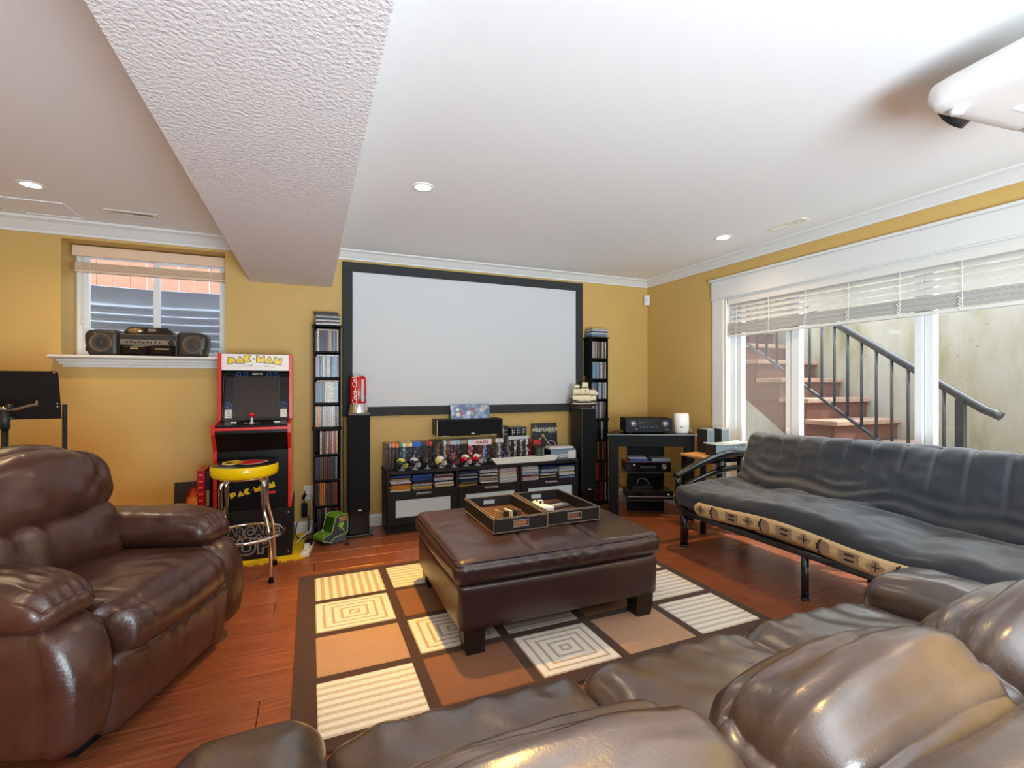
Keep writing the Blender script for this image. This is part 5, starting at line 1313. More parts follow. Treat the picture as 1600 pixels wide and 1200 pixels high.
# small side table with printer and desktop speakers
sd = thing('side_table', 'small wood-topped table between the equipment stand and futon', 'table', (3.27, 3.222, 0))
part_box('table_top', (0, 0, .645), (.47, .275, .022), M('oak_top', rgb(206, 156, 98), .4, var=.12, scale=4, stretch=(2, 14, 1)), sd, .003)
for sx in (-1, 1):
    for sy in (-1, 1): part_box('leg', (sx * .21, sy * .112, .317), (.035, .035, .634), black_m, sd, .003)
part_box('apron', (0, -.112, .612), (.385, .02, .044), black_m, sd)
pn = thing('printer', 'grey and black printer with a curved lid on the small side table', 'printer', (3.335, 3.125, .6565))
part_box('body', (0, 0, .048), (.345, .115, .092), M('printer_grey', rgb(146, 160, 166), .4), pn, .008); part_box('side_panel', (-.174, 0, .048), (.008, .113, .090), dark_m, pn, .002)
bm = B(); pv = None
for k in range(13):
    u = k / 12 * 2 - 1; zz = .106 - .010 * (1 - u * u)
    rg_ = [bm.verts.new((.19 * u - .004, y, z)) for y, z in ((-.068, zz), (.062, zz + .004), (.062, zz - .008), (-.068, zz - .008))]
    if pv:
        for q in range(4): f = bm.faces.new((pv[q], pv[(q + 1) % 4], rg_[(q + 1) % 4], rg_[q]))
    else: bm.faces.new(rg_)
    pv = rg_
bm.faces.new(list(reversed(pv))); obj('lid', bm, M('printer_lid', rgb(196, 206, 212), .35), pn)
lathe_front('button', [(.008, 0), (.007, .003), (0, .003)], .05, -.0575, .062, white_m, pn, 12)
for x, y, nm, w in ((3.265, 3.285, 'dark-sided grey desktop speaker at the rear left of the printer', .085), (3.425, 3.275, 'grey desktop speaker behind the printer, nearest the window', .085)):
    t = thing('desktop_speaker', nm, 'speaker', (x, y, .6565), 0, 'desktop speakers on the side table')
    part_box('cabinet', (0, .0, .108), (w, .125, .215), M('speaker_grey', rgb(132, 144, 150), .45), t, .010); part_box('dark_side', (-w / 2 - .001, 0, .108), (.004, .115, .205), dark_m, t, .0015)
    part_box('grille', (.0, -.0635, .115), (w - .02, .004, .17), M('speaker_grey_cloth', rgb(112, 124, 130), .8), t, .001)
# ------------------------------------------------------------------ arcade cabinet
AX0, AX1 = -.625, -.135
ag = thing('arcade_cabinet', 'black arcade game cabinet with red edges and white lettered marquee', 'arcade game')
PROF = [(4.40, .372), (3.875, .372), (3.875, .800), (3.785, .925), (3.785, .985), (4.045, 1.003), (4.055, 1.360), (4.055, 1.497), (4.40, 1.497)]
side_m = M('yellow_side_art', rgb(244, 196, 30), .35); acb = M('arcade_black', rgb(17, 15, 15), .32, spec=.2); edge_m = M('red_edge_trim', rgb(214, 34, 24), .3)
MZY = lambda x: Matrix(((0, 0, 1, x), (1, 0, 0, 0), (0, 1, 0, 0), (0, 0, 0, 1)))
for x in (AX0, AX1 - .018):
    bm = B(); add_prism(bm, PROF, .018, MZY(x)); sp_ = obj('side_panel', bm, side_m if x > -.4 else acb, ag)
    bm = B(); w = .0125; c = x + .009; pv = None
    pts = PROF[1:8]
    for (ya, za), (yb, zb) in zip(pts, pts[1:]):
        d = Vector((0, yb - ya, zb - za)); ln = d.length; d.normalize(); nrm = Vector((0, -d.z, d.y))
        mid = Vector((c, (ya + yb) / 2, (za + zb) / 2)) + nrm * .002
        ang = math.atan2(d.z, d.y)
        add_box(bm, mid, (.0235, ln + .004, .006), (ang, 0, 0), .002, 1)
    obj('edge_trim', bm, edge_m, ag)
ix0, ix1 = AX0 + .018, AX1 - .018; xm_ = (AX0 + AX1) / 2; iw = ix1 - ix0
part_box('back_panel', (xm_, 4.39, .93), (iw, .012, 1.11), acb, ag)
part_box('front_panel', (xm_, 3.905, .595), (iw, .012, .42), acb, ag)
part_box('upper_kick_panel', (xm_, 3.858, .862), (iw, .010, .165), acb, ag, 0, (math.radians(33), 0, 0))
part_box('deck_front', (xm_, 3.796, .952), (iw, .014, .054), acb, ag, .002)
part_box('deck', (xm_, 3.922, .984), (iw, .275, .016), acb, ag, .002, (math.radians(4.0), 0, 0))
part_box('deck_trim', (xm_, 3.7835, .958), (iw + .030, .008, .020), edge_m, ag, .002)
part_box('bottom_panel', (xm_, 4.13, .385), (iw, .50, .018), acb, ag)
part_box('top_panel', (xm_, 4.23, 1.488), (iw, .33, .014), acb, ag)
# marquee
mqm = M('marquee_white', rgb(238, 228, 222), .35)
part_box('marquee', (xm_, 4.062, 1.432), (iw, .008, .122), mqm, ag, .002)
MQ = Matrix.Translation((xm_, 4.0575, 1.445)) @ face_y(0, 0, 0)
ylw = M('letter_yellow', rgb(248, 208, 12), .35); olv = M('letter_outline', rgb(74, 66, 40), .4)
def arc(cx, cy, r, a0, a1, n): return [(cx + r * math.cos(a0 + (a1 - a0) * k / n), cy + r * math.sin(a0 + (a1 - a0) * k / n)) for k in range(n + 1)]
GLY = {'P': [(0, 0), (.32, 0), (.32, .22), (.62, .22), (.88, .40), (.96, .66), (.84, .9), (.6, 1), (-.05, 1)],
       'A': [(0, 0), (1.1, 0), (.55, 1.0)],
       'C': arc(.55, .5, .56, math.radians(42), math.radians(318), 20) + [(.50, .5)],
       '-': [(0, .42), (.22, .56), (.44, .42), (.22, .28)],
       'M': [(0, 0), (1.05, 0), (1.05, 1), (.98, 1), (.52, .50), (.07, 1), (0, 1)],
       'N': [(0, 0), (1.0, 0), (1.0, 1), (.72, 1), (.66, .52), (.22, 1), (0, 1)]}
HOLE = {'P': arc(.48, .62, .10, 0, 2 * PI, 10), 'A': [(.45, .26), (.65, .26), (.55, .46)]}
def blocky(parent, mtx, letters, outline=True, d=.0008):
    """letters: (glyph, x, y, size, rotation)"""
    for g, x, y, s, r in letters:
        poly = GLY[g]; cx = sum(p[0] for p in poly) / len(poly); cy = sum(p[1] for p in poly) / len(poly)
        m = mtx @ Matrix.Translation((x, y, 0)) @ Matrix.Rotation(r, 4, 'Z') @ Matrix.Scale(s, 4, (1, 0, 0)) @ Matrix.Scale(s, 4, (0, 1, 0))
        bm = B()
        if outline:
            n = len(poly); out = []
            ar = sum(poly[i][0] * poly[(i + 1) % n][1] - poly[(i + 1) % n][0] * poly[i][1] for i in range(n))
            sg = 1 if ar > 0 else -1
            for i in range(n):
                a = Vector(poly[i]) - Vector(poly[i - 1]); b = Vector(poly[(i + 1) % n]) - Vector(poly[i])
                na = Vector((a.y, -a.x)).normalized() * sg; nb = Vector((b.y, -b.x)).normalized() * sg
                k = (na + nb); k = k.normalized() * min(.22, .10 / max(.35, k.length / 2)) if k.length > .1 else na * .1
                out.append((poly[i][0] + k.x, poly[i][1] + k.y))
            add_prism(bm, out, d, m, 1)
        add_prism(bm, poly, d * 1.8, m, 0)
        if g in HOLE: add_prism(bm, HOLE[g], d * 2.2, m, 1)
        obj('letter', bm, [ylw, olv], parent)
S = .046
blocky(ag, MQ, [('P', -.183, -.026, S, -.10), ('A', -.131, -.018, S, .02), ('C', -.081, -.008, S, 0), ('-', -.022, .002, S * .6, 0), ('M', .004, -.010, S, -.02), ('A', .062, -.014, S * 1.0, -.06), ('N', .121, -.021, S, -.14)])
bm = B()
for k in range(5): add_prism(bm, [(-.13 + .01 * k, -.048 + .004 * k), (-.02, -.030 - .003 * k), (-.02, -.0315 - .003 * k)], .0006, MQ)
for k in range(4): add_prism(bm, [(.15 - .01 * k, -.052 + .004 * k), (.05, -.034 - .003 * k), (.05, -.0355 - .003 * k)], .0006, MQ)
obj('speed_lines', bm, M('marquee_grey_ink', rgb(150, 136, 132), .5), ag)
# screen and bezel
tilt = math.radians(-14)
sb = Matrix.Translation((xm_, 4.068, 1.004)) @ Matrix.Rotation(tilt, 4, 'X')
def on_bezel(name, cx, cz, sx, sz, mat, y=0.0, t=.004, bev=0.0):
    bm = B(); add_box(bm, (0, 0, 0), (sx, t, sz), None, bev, 1); o = obj(name, bm, mat, ag); o.matrix_local = sb @ Matrix.Translation((cx, y, cz)); return o
on_bezel('bezel', 0, .182, iw, .372, M('bezel_black', rgb(22, 22, 26), .18, coat=.4), .004, .008)
on_bezel('game_screen', 0, .176, .290, .318, M('dark_screen', rgb(58, 50, 46), .25), -.0015, .004)
blue_m = M('bezel_blue_line', rgb(64, 116, 168), .4)
def sq(cx, cz, s, sy=None):
    sy = sy or s; bm = B(); w = .0035
    for a, b, c, d in ((0, sy / 2, s, w), (0, -sy / 2, s, w), (s / 2, 0, w, sy), (-s / 2, 0, w, sy)): add_box(bm, (a, 0, b), (c, .001, d))
    o = obj('bezel_square', bm, blue_m, ag); o.matrix_local = sb @ Matrix.Translation((cx, -.0006, cz))
for cx in (-.125, -.078, .078, .125): sq(cx, .350, .026, .022)
for s in (-1, 1):
    sq(s * .187 - .006, .115, .028, .034); sq(s * .187 + .008, .103, .028, .034)
    on_bezel('instruction_card', s * .185, .045, .045, .062, M('instruction_card', rgb(232, 222, 210), .5), -.001, .002)
    for q in range(3): on_bezel('card_print', s * .185 + .004 * q - .003, .060 - q * .016, .020, .003, M('card_ink', rgb(70, 60, 58), .5), -.0024, .0008)
    bm = B()
    for a, b, c, d in ((0, .165, .070, .0022), (0, -.165, .070, .0022), (.035, 0, .0022, .33), (-.035, 0, .0022, .33)): add_box(bm, (a, 0, b), (c, .001, d))
    o = obj('bezel_outline', bm, M('bezel_outline', rgb(96, 100, 84), .5), ag); o.matrix_local = sb @ Matrix.Translation((s * .187, -.0006, .188))
on_bezel('name_strip', 0, .354, .072, .010, M('strip_white', rgb(226, 226, 222), .4), -.001, .002)
on_bezel('name_strip_end', .012, .351, .018, .004, M('strip_grey', rgb(120, 120, 124), .4), -.0022, .001)
# control deck: joystick, buttons, start card
dk = Matrix.Translation((xm_, 3.90, .9875)) @ Matrix.Rotation(math.radians(4.0), 4, 'X')
bm = B(); add_lathe(bm, [(0, 0), (.018, 0), (.016, .004), (.006, .005), (.005, .045), (0, .045)], (0, 0, 0), 18); o = obj('joystick_shaft', bm, white_m, ag); o.matrix_local = dk @ Matrix.Translation((-.012, -.01, .003))
bm = B(); bmesh.ops.create_uvsphere(bm, u_segments=20, v_segments=12, radius=.019); o = obj('joystick_ball', bm, red_m, ag, smooth=True); o.matrix_local = dk @ Matrix.Translation((-.012, -.01, .062))
bm = B()
for s in (-1, 1):
    add_prism(bm, [(-.012 + s * .036 - .012, -.012), (-.012 + s * .036 + .012, -.012), (-.012 + s * .036 + s * .014, -.004), (-.012 + s * .036, .004)], .001, Matrix.Translation((0, 0, .0035)))
obj('deck_arrow', bm, M('strip_white', rgb(226, 226, 222), .4), ag).matrix_local = dk
bm = B(); add_box(bm, (.150, .005, .006), (.040, .022, .008), None, .003, 2); obj('start_button', bm, white_m, ag).matrix_local = dk
for dx in (-.02, .0): 
    bm = B(); add_lathe(bm, [(.010, 0), (.009, .007), (0, .008)], (.12 + dx - .24, .02, .003), 14); obj('deck_button', bm, white_m, ag).matrix_local = dk
# lettering on the lower front
F2 = face_y(xm_ + .01, 3.8985, .500) @ Matrix.Rotation(.22, 4, 'Z')
blocky(ag, F2, [('P', -.160, -.010, .040, 0), ('A', -.116, -.010, .040, 0), ('C', -.072, -.010, .040, 0), ('-', -.024, .0, .026, 0), ('M', -.006, -.010, .040, 0), ('A', .042, -.010, .040, 0), ('N', .090, -.010, .040, 0)], False)
bm = B(); add_box(bm, (0, 0, 0), (.09, .001, .018)); o = obj('red_banner', bm, M('banner_red', rgb(206, 20, 44), .4), ag, (xm_ + .095, 3.8982, .480)); o.rotation_euler = (0, -.05, 0)
settle(ag, (xm_, 4.14, .372))
# riser under it
rs = thing('arcade_riser', 'black lettered riser box under the arcade cabinet on the yellow mat', 'riser')
part_box('front_panel', (xm_, 3.885, .1915), (AX1 - AX0 + .012, .016, .355), M('riser_black', rgb(30, 27, 26), .5, spec=.2), rs, .002)
for x in (AX0 + .002, AX1 - .002): part_box('side_panel', (x, 4.14, .1915), (.016, .50, .355), M('riser_black', rgb(30, 27, 26), .5, spec=.2), rs, .002)
part_box('top_panel', (xm_, 4.14, .364), (AX1 - AX0 - .012, .49, .012), M('riser_black', rgb(30, 27, 26), .5, spec=.2), rs)
gl_ = M('riser_grey_print', rgb(146, 142, 138), .5); bl_ = M('riser_black_print', rgb(20, 18, 18), .5)
for dz, sz, s, xs, dx in ((.205, .098, 'ARCADE', .80, .0), (.100, .140, '1UP', 1.2, -.045)):
    text_obj('lettering', s, sz, gl_, rs, face_y(xm_ + dx, 3.8768, dz), .0004, .0115, 0, xs, None, 1.12)
    text_obj('lettering', s, sz, bl_, rs, face_y(xm_ + dx, 3.8760, dz), .0004, .0022, 0, xs, None, 1.12)
for dz in (.045, .33):
    lathe_front('bolt', [(.006, 0), (.005, .002), (0, .002)], AX1 - .018, 3.8768, dz, steel_m, rs, 10)
settle(rs, (xm_, 4.14, .013))
# interlocking yellow foam mat
fm_ = thing('foam_mat', 'yellow interlocking foam mat under the arcade cabinet', 'mat')
mat_m = M('yellow_foam', rgb(244, 206, 20), .7, bump=.15, bscale=200)
bm = B(); xl, xr, yf, yb = -.70, -.055, 3.80, 4.42; poly = [(xl, yb)]
poly.append((xl, yf))
n = 9
for k in range(n):
    a = xl + (xr - xl) * k / n; b = xl + (xr - xl) * (k + .5) / n; c = xl + (xr - xl) * (k + 1) / n
    poly += [(a + .004, yf), (a - .002 + .006, yf - .020), (b - .002, yf - .020), (b, yf)]
poly.append((xr, yf))
n = 9
for k in range(n):
    a = yf + (yb - yf) * k / n; b = yf + (yb - yf) * (k + .5) / n
    poly += [(xr, a + .01), (xr + .016, a + .008), (xr + .016, b + .002), (xr, b)]
poly.append((xr, yb))
add_prism(bm, poly, .012); obj('mat', bm, mat_m, fm_); settle(fm_, (-.38, 4.11, 0))

# ------------------------------------------------------------------ chrome bar stool
bs = thing('bar_stool', 'round chrome bar stool with yellow rim in front of the arcade cabinet', 'stool', (-.400, 3.585, 0), math.radians(0))
bm = B(); add_lathe(bm, [(.0, .668), (.172, .668), (.190, .676), (.198, .696), (.198, .735), (.192, .745)], (0, 0, 0), 48); obj('seat_rim', bm, yellow_m, bs)
bm = B(); add_lathe(bm, [(.193, .743), (.178, .752), (.10, .757), (0, .757)], (0, 0, 0), 48); obj('seat_top', bm, M('black_vinyl', rgb(30, 26, 24), .22), bs)
def blob(pts, z, m, nm):
    bm = B(); add_prism(bm, pts, .0012, Matrix.Translation((0, 0, z))); obj(nm, bm, m, bs)
def wav(cx, cy, rx, ry, w, n, ph=0): return [(cx + (rx + w * math.sin(5 * a + ph)) * math.cos(a), cy + (ry + w * math.cos(4 * a)) * math.sin(a)) for a in [2 * PI * k / n for k in range(n)]]
wh_ = M('art_white', rgb(236, 230, 222), .3)
blob(wav(.030, -.015, .098, .088, .012, 30), .7562, wh_, 'seat_art'); blob(wav(.030, -.015, .091, .081, .012, 30), .7566, M('art_red', rgb(206, 30, 34), .3), 'seat_art')
blob(wav(-.072, .0, .062, .095, .009, 30, 1), .7562, wh_, 'seat_art'); blob(wav(-.072, .0, .056, .089, .009, 30, 1), .7568, M('art_yellow', rgb(238, 198, 24), .3), 'seat_art'); blob(wav(-.085, -.02, .022, .030, .006, 24), .7574, M('art_dark', rgb(60, 44, 24), .3), 'seat_art')
bm = B(); add_lathe(bm, [(0, .655), (.15, .655), (.15, .673), (0, .673)], (0, 0, 0), 32); obj('seat_plate', bm, chrome_m, bs)
for k in range(4):
    a = PI / 4 + k * PI / 2; ca, sa = math.cos(a), math.sin(a)
    bm = B(); prof = [(.04, .662), (.10, .662), (.150, .650), (.170, .622), (.172, .58), (.170, .50), (.176, .44), (.205, .345), (.216, .30), (.226, .20), (.232, .02)]
    pts = smooth([(r * ca, r * sa, z) for r, z in prof], 4); add_tube(bm, pts, .0115, 12); obj('leg', bm, chrome_m, bs)
    bm = B(); off = .022
    prof2 = [(.125, .655), (.150, .636), (.152, .58), (.150, .46), (.176, .385), (.200, .30)]
    tx, ty = -sa * off, ca * off
    pts = smooth([(r * ca + tx, r * sa + ty, z) for r, z in prof2], 4); add_tube(bm, pts, .008, 10); obj('leg_brace', bm, chrome_m, bs)
    bm = B(); add_lathe(bm, [(0, 0), (.016, 0), (.015, .03), (.0115, .034), (0, .034)], (.233 * ca, .233 * sa, 0), 14); obj('rubber_foot', bm, black_m, bs)
bm = B(); add_tube(bm, [(.232 * math.cos(2 * PI * k / 48), .232 * math.sin(2 * PI * k / 48), .285) for k in range(48)], .0105, 12, closed=True); obj('foot_ring', bm, chrome_m, bs)

# ------------------------------------------------------------------ picture and red game box beside the cabinet
pp = thing('wall_picture', 'dark picture with a fiery orange splash leaning on the wall by the arcade', 'picture', (-.835, 4.375, .0)); pp.rotation_euler = (math.radians(-4), 0, 0)
fm2 = bpy.data.materials.new('fire_print'); fm2.use_nodes = True; n_, l_ = nodes_of(fm2); p_ = n_['Principled BSDF']; p_.inputs['Roughness'].default_value = .35
tc = n_.new('ShaderNodeTexCoord'); mp = n_.new('ShaderNodeMapping'); mp.inputs['Location'].default_value = (-.02, 0, -.16); mp.inputs['Scale'].default_value = (12, 1, 5.0); l_.new(tc.outputs['Object'], mp.inputs[0])
nn = n_.new('ShaderNodeTexNoise'); nn.inputs['Scale'].default_value = 18; nn.inputs['Detail'].default_value = 5; l_.new(tc.outputs['Object'], nn.inputs['Vector'])
mixv = n_.new('ShaderNodeMixRGB'); mixv.blend_type = 'ADD'; mixv.inputs[0].default_value = .9; l_.new(mp.outputs[0], mixv.inputs[1]); l_.new(nn.outputs['Color'], mixv.inputs[2])
gr = n_.new('ShaderNodeTexGradient'); gr.gradient_type = 'SPHERICAL'; sb2 = n_.new('ShaderNodeVectorMath'); sb2.operation = 'SUBTRACT'; sb2.inputs[1].default_value = (.5, .5, .5); l_.new(mixv.outputs[0], sb2.inputs[0]); l_.new(sb2.outputs[0], gr.inputs[0])
cr = n_.new('ShaderNodeValToRGB'); e = cr.color_ramp.elements; e[0].position = .0; e[0].color = rgb(46, 40, 36); e[1].position = .75; e[1].color = rgb(250, 190, 90); k = e.new(.15); k.color = rgb(104, 30, 14); k = e.new(.38); k.color = rgb(232, 84, 26)
l_.new(gr.outputs[0], cr.inputs[0])
sp = n_.new('ShaderNodeTexVoronoi'); sp.inputs['Scale'].default_value = 60; l_.new(tc.outputs['Object'], sp.inputs['Vector']); spr = n_.new('ShaderNodeValToRGB'); spr.color_ramp.elements[0].position = .12; spr.color_ramp.elements[0].color = (.16, .15, .13, 1); spr.color_ramp.elements[1].position = .22; spr.color_ramp.elements[1].color = (0, 0, 0, 1); l_.new(sp.outputs['Distance'], spr.inputs[0])
ad_ = n_.new('ShaderNodeMixRGB'); ad_.blend_type = 'ADD'; ad_.inputs[0].default_value = 1; l_.new(cr.outputs[0], ad_.inputs[1]); l_.new(spr.outputs[0], ad_.inputs[2]); l_.new(ad_.outputs[0], p_.inputs['Base Color'])
part_box('canvas', (0, 0, .255), (.27, .018, .51), fm2, pp, .002); part_box('backing', (0, .0105, .255), (.262, .004, .50), dark_m, pp)
rbx = thing('game_box', 'tall red game box with pale notches wedged beside the arcade cabinet', 'box', (-.722, 4.10, 0), 0)
part_box('box', (0, 0, .327), (.050, .20, .654), M('dark_red_card', rgb(168, 16, 22), .35), rbx, .003)
for k in range(14): part_box('notch', (-.002, -.1005, .62 - k * .045), (.026, .002, .012), M('pale_red_print', rgb(250, 110, 90), .4), rbx, .0008)
part_box('side_sleeve', (.036, .012, .320), (.022, .17, .64), M('plum_card', rgb(66, 14, 34), .4), rbx, .002); part_box('side_label', (.036, -.0735, .45), (.018, .0015, .11), M('beige_label', rgb(222, 178, 118), .5), rbx)

# ------------------------------------------------------------------ little green arcade on the floor, power strip, wires
gm = thing('mini_arcade', 'small lime green toy arcade machine on the floor before the left disc tower', 'toy arcade', (.165, 4.115, 0), math.radians(28))
lime = M('lime_plastic', rgb(112, 168, 44), .35); limedark = M('dark_green_plastic', rgb(52, 92, 22), .4); slate = M('slate_plastic', rgb(62, 70, 88), .4)
GP = [(-.125, .045), (-.128, .070), (-.055, .094), (-.022, .205), (.0, .222), (.078, .222), (.084, .070), (-.030, .056), (-.065, .022)]
GXZ = lambda y: Matrix(((1, 0, 0, 0), (0, 0, -1, y), (0, 1, 0, 0), (0, 0, 0, 1)))
for y in (.072, -.066):
    bm = B(); add_prism(bm, GP, .006, GXZ(y)); obj('side_panel', bm, slate, gm)
bm = B()
for y in (.0705, -.0735):
    add_tube(bm, [(a, y, b) for a, b in GP], .0032, 6, closed=True)
obj('side_trim', bm, M('lime_trim', rgb(176, 214, 120), .35), gm)
bm = B(); add_prism(bm, [(-.128, .070), (-.055, .094), (-.055, .088), (-.124, .040), (-.128, .045)], .132, GXZ(.066)); obj('control_deck', bm, lime, gm)
bm = B(); add_prism(bm, [(-.058, .094), (-.022, .205), (-.014, .203), (-.046, .090)], .132, GXZ(.066)); obj('screen_panel', bm, limedark, gm)
bm = B(); add_prism(bm, [(-.022, .205), (.0, .222), (.078, .222), (.084, .07), (.078, .07), (.072, .215), (.0, .214), (-.018, .200)], .132, GXZ(.066)); obj('top_shell', bm, lime, gm)
bm = B(); add_prism(bm, [(-.055, .082), (-.105, .062), (-.105, .0645), (-.055, .0865)], .09, GXZ(.045)); obj('deck_card', bm, M('brown_print', rgb(120, 84, 48), .5), gm, (0, 0, .0065))
bm = B(); add_lathe(bm, [(0, 0), (.004, 0), (.004, .020), (.007, .022), (.006, .032), (0, .033)], (-.082, .015, .080), 12); obj('joystick', bm, white_m, gm)
bm = B(); add_lathe(bm, [(0, 0), (.007, 0), (.006, .006), (0, .006)], (-.088, -.025, .078), 12); obj('button', bm, white_m, gm)
bm = B(); add_box(bm, (.026, 0, .036), (.105, .136, .068), None, .01, 2); add_box(bm, (-.045, 0, .022), (.04, .13, .042), None, .008, 2); obj('base', bm, M('grey_blue_base', rgb(84, 96, 116), .45), gm)
bm = B(); add_box(bm, (.040, -.0735, .200), (.066, .001, .016)); add_box(bm, (.040, -.0735, .180), (.06, .001, .012)); obj('tan_print', bm, M('tan_print', rgb(196, 152, 96), .5), gm)
bm = B(); add_prism(bm, [(.0, .135), (.012, .165), (.03, .160), (.045, .168), (.05, .145), (.035, .125), (.06, .085), (.055, .083), (.028, .12), (.01, .10), (.02, .128)], .001, GXZ(-.0725)); obj('green_print', bm, M('lime_print', rgb(150, 214, 60), .4), gm)
ps = thing('power_strip', 'white power strip with plugs on the floor at the mat corner', 'power strip', (-.022, 3.965, 0), math.radians(-8))
part_box('body', (0, -.02, .018), (.058, .27, .034), white_m, ps, .006)
part_box('white_plug', (.0, -.05, .052), (.034, .045, .034), white_m, ps, .004); part_box('black_plug', (.002, .04, .055), (.055, .060, .040), black_m, ps, .005)
for y in (-.12, -.085): part_box('socket', (0, y, .0355), (.030, .022, .002), M('socket_white', rgb(220, 216, 208), .4), ps, .001)
pa = thing('power_adapter', 'black power adapter hanging on the wall beside the left disc tower', 'adapter', (-.050, 4.405, .215))
part_box('body', (0, 0, -.01), (.045, .05, .115), black_m, pa, .006); bm = B(); add_tube(bm, smooth([(0, 0, .045), (-.005, .0, .09), (0, .012, .12), (0, .018, .15)], 4), .004, 8); add_box(bm, (-.004, .005, .105), (.024, .030, .05), (0, .5, 0), .004, 1); obj('plug_lead', bm, black_m, pa)
cable('white cable running down from the outlet to the power strip', smooth([(.002, 4.42, .32), (.006, 4.38, .22), (.004, 4.33, .10), (-.01, 4.22, .075), (-.06, 4.17, .055), (-.10, 4.10, .03)]), .005, white_m)
cable('black cable curling out of the adapter onto the mat', smooth([(-.022, 4.385, .16), (-.018, 4.33, .06), (-.05, 4.24, .022), (-.10, 4.26, .02), (-.118, 4.34, .05), (-.105, 4.40, .11)]), .004, black_m)
cable('thin black cable hanging between left tower and speaker', smooth([(.262, 4.40, 1.0), (.255, 4.39, .7), (.260, 4.40, .4), (.258, 4.40, .12), (.256, 4.39, .02)]), .003, black_m)
t = thing('small_trinket', 'tiny dark trinket on the floor in front of the left speaker', 'trinket', (.262, 3.995, 0), .3)
bm = B(); add_cushion(bm, (0, 0, .009), (.018, .010, .009), .006, (6, 5, 4)); obj('body', bm, dark_m, t); part_box('chrome_tip', (.022, 0, .007), (.010, .010, .010), steel_m, t, .002)

# ------------------------------------------------------------------ boombox on the window sill
bb = thing('boombox', 'old dark boombox stereo with two round speakers on the window sill', 'stereo', (-1.152, 4.55, 1.4795))
bbm = M('boombox_dark', rgb(48, 44, 40), .4); cone = M('speaker_cone_brown', rgb(70, 56, 44), .6); ring_m = M('speaker_ring', rgb(104, 84, 62), .4)
for s in (-1, 1):
    x = s * .288
    sp_ = thing('speaker_box', 'x', 'x'); del sp_['label']; del sp_['category']; sp_.parent = bb
    def spf(p, t, s=s):
        q = p.copy(); k = max(0, s * t[0]); q.z -= .030 * k ** 3 * max(0, t[2]); q.x -= s * .02 * max(0, -t[2]) * k; return q
    bm = B(); add_cushion(bm, (x, 0, .102), (.100, .085, .100), .022, (12, 8, 12), (0, .006, 0), spf); obj('enclosure', bm, bbm, sp_)
    for nm, pr_, m in (('cone_ring', [(.068, 0), (.070, .008), (.060, .010), (.056, .004)], ring_m), ('cone', [(.058, .006), (.030, .0), (.014, .002), (.010, .008), (0, .010)], cone)):
        bm = B(); add_lathe(bm, pr_, (0, 0, 0), 32); o = obj(nm, bm, m, sp_, (x, -.088, .098)); o.rotation_euler = (PI / 2, 0, 0)
    part_box('port', (x + s * .078, -.082, .050), (.030, .012, .036), M('port_black', rgb(10, 10, 10), .6), sp_, .006); lathe_front('tweeter', [(.010, 0), (.008, .003), (0, .003)], x + s * .035, -.088, .168, ring_m, sp_, 14)
part_box('body', (0, .005, .088), (.372, .165, .172), bbm, bb, .008); part_box('front_panel', (0, -.082, .108), (.352, .012, .040), M('boombox_grey', rgb(120, 108, 94), .35), bb, .004)
part_box('lower_panel', (0, -.082, .048), (.352, .012, .075), gloss_m, bb, .004)
bm = B(); add_prism(bm, [(-.155, 0), (.155, 0), (.155, .02), (.120, .050), (-.120, .050), (-.155, .02)], .12, face_y(0, .055, .174)); obj('disc_lid', bm, M('lid_dark', rgb(40, 34, 30), .2), bb)
bm = B(); add_lathe(bm, [(0, 0), (.05, 0), (.048, .002), (0, .003)], (-.085, -.0, .0), 24); o = obj('lid_window', bm, M('lid_window_gold', rgb(170, 140, 96), .15, metal=.5), bb, (0, -.0655, .198)); o.rotation_euler = (PI / 2, 0, 0); o.scale = (1, .42, 1)
part_box('lid_badge', (.02, -.066, .205), (.05, .002, .022), M('boombox_silver', rgb(150, 136, 116), .3, metal=.5), bb, .001)
for k in range(9): part_box('button', (-.13 + k * .0255, -.0895, .108 + .004 * (k % 2)), (.014, .005, .014), M('button_dark', rgb(34, 30, 28), .35), bb, .002)
for k in range(6): part_box('slider', (.03 + k * .017, -.0895, .108), (.005, .005, .020), M('slider_pale', rgb(168, 152, 132), .4), bb, .001)
lathe_front('volume_knob', [(.020, 0), (.018, .012), (0, .013)], .150, -.088, .108, dark_m, bb, 20)
for x in (-.085, .085): part_box('tape_door', (x, -.0895, .050), (.135, .004, .052), M('tape_smoke', rgb(30, 26, 24), .12), bb, .003); 
for x, w in ((-.085, .05), (.09, .09)): part_box('tape_window', (x, -.092, .060), (w, .002, .010), M('tape_gold', rgb(190, 160, 116), .25, metal=.4), bb)
for x in (-.15, .15): part_box('foot', (x, -.05, .003), (.03, .03, .006), steel_m, bb, .002)
cable('thin white wire behind the right boombox speaker on the sill', smooth([(-.748, 4.60, 1.56), (-.735, 4.56, 1.52), (-.745, 4.50, 1.485), (-.752, 4.46, 1.4835), (-.725, 4.48, 1.4835), (-.712, 4.52, 1.485)]), .0025, white_m)

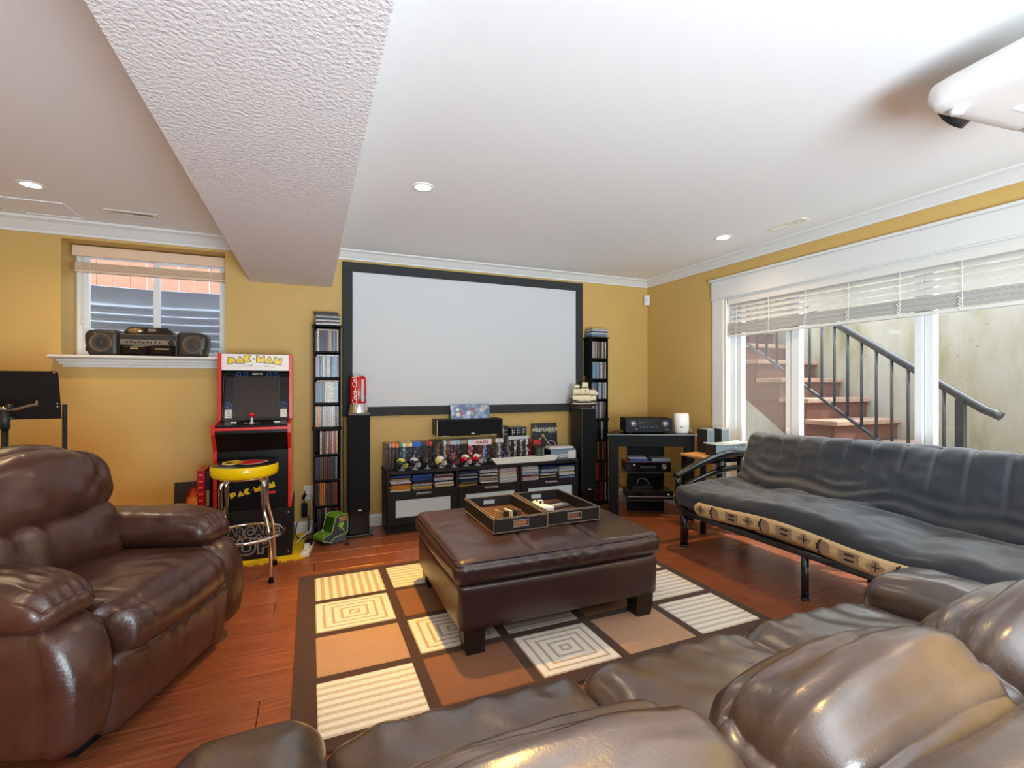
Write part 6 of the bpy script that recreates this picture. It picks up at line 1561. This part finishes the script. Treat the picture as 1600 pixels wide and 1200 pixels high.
# ------------------------------------------------------------------ sheet stand and clamp stand behind the armchair
bd = thing('sheet_stand', 'black board on two tube legs behind the armchair', 'stand')
BX0, BX1, BY = -1.87, -1.250, 3.30
bm = B(); cr_ = .022
poly = [(BX0 + .02, 1.085), (BX1 + .018, 1.085), (BX1 + .004, 1.325)] + [(BX1 - .012 + .016 * math.cos(a), 1.322 + .016 * math.sin(a)) for a in (.3, .8, 1.3)] + [(BX0 + .02, 1.340)]
add_prism(bm, [(x, z) for x, z in poly], .006, face_y(0, BY, 0)); obj('board', bm, M('board_black', rgb(26, 21, 20), .5, spec=.15), bd)
for x in (BX1 + .026, BX0 + .03):
    bm = B(); add_tube(bm, [(x, BY + .012, 1.16), (x, BY + .012, .02)], .011, 12); add_box(bm, (x, BY + .008, .012), (.03, .30, .022), None, .006, 1); obj('leg', bm, fr_m, bd)
bm = B(); add_tube(bm, [(BX0 + .03, BY + .012, .30), (BX1 + .026, BY + .012, .30)], .008, 8); obj('crossbar', bm, fr_m, bd)
for x, z in ((BX1 - .012, 1.330), (BX1 + .002, 1.165), (BX1 + .002, 1.150)): lathe_front('rivet', [(.0045, 0), (.004, .002), (0, .0025)], x, BY - .006, z, steel_m, bd, 10)
settle(bd, (-1.56, BY, 0))
ts = thing('clamp_stand', 'black upright pole stand with a bent metal clamp arm behind the armchair', 'stand', (-1.372, 3.10, 0))
bm = B(); add_tube(bm, [(0, 0, .10), (0, 0, 1.10)], .013, 14); obj('pole', bm, fr_m, ts)
bm = B(); add_tube(bm, [(0, 0, 1.05), (0, 0, 1.135)], .018, 14); add_tube(bm, [(.0, 0, 1.095), (.035, -.01, 1.105)], .007, 8); obj('collar', bm, dark_m, ts)
bm = B(); add_tube(bm, [(-.05, 0, 1.150), (.02, 0, 1.148)], .010, 10); add_tube(bm, smooth([(.0, 0, 1.148), (.04, 0, 1.146), (.075, 0, 1.158), (.105, 0, 1.166), (.120, 0, 1.168)], 4), [.007] * 17, 10); add_tube(bm, [(.118, 0, 1.160), (.118, 0, 1.190)], .005, 8); obj('clamp_arm', bm, M('tarnished_metal', rgb(150, 130, 108), .3, metal=.8), ts)
for dx in (-.045, .02): lathe_front('knob', [(.012, -.014), (.013, 0), (.011, .012), (0, .013)], dx, -.012, 1.160, dark_m, ts, 14)
bm = B(); add_lathe(bm, [(0, 0), (.115, 0), (.115, .012), (.10, .020), (.02, .026), (.016, .12), (0, .12)], (0, 0, 0), 28); obj('base', bm, fr_m, ts)
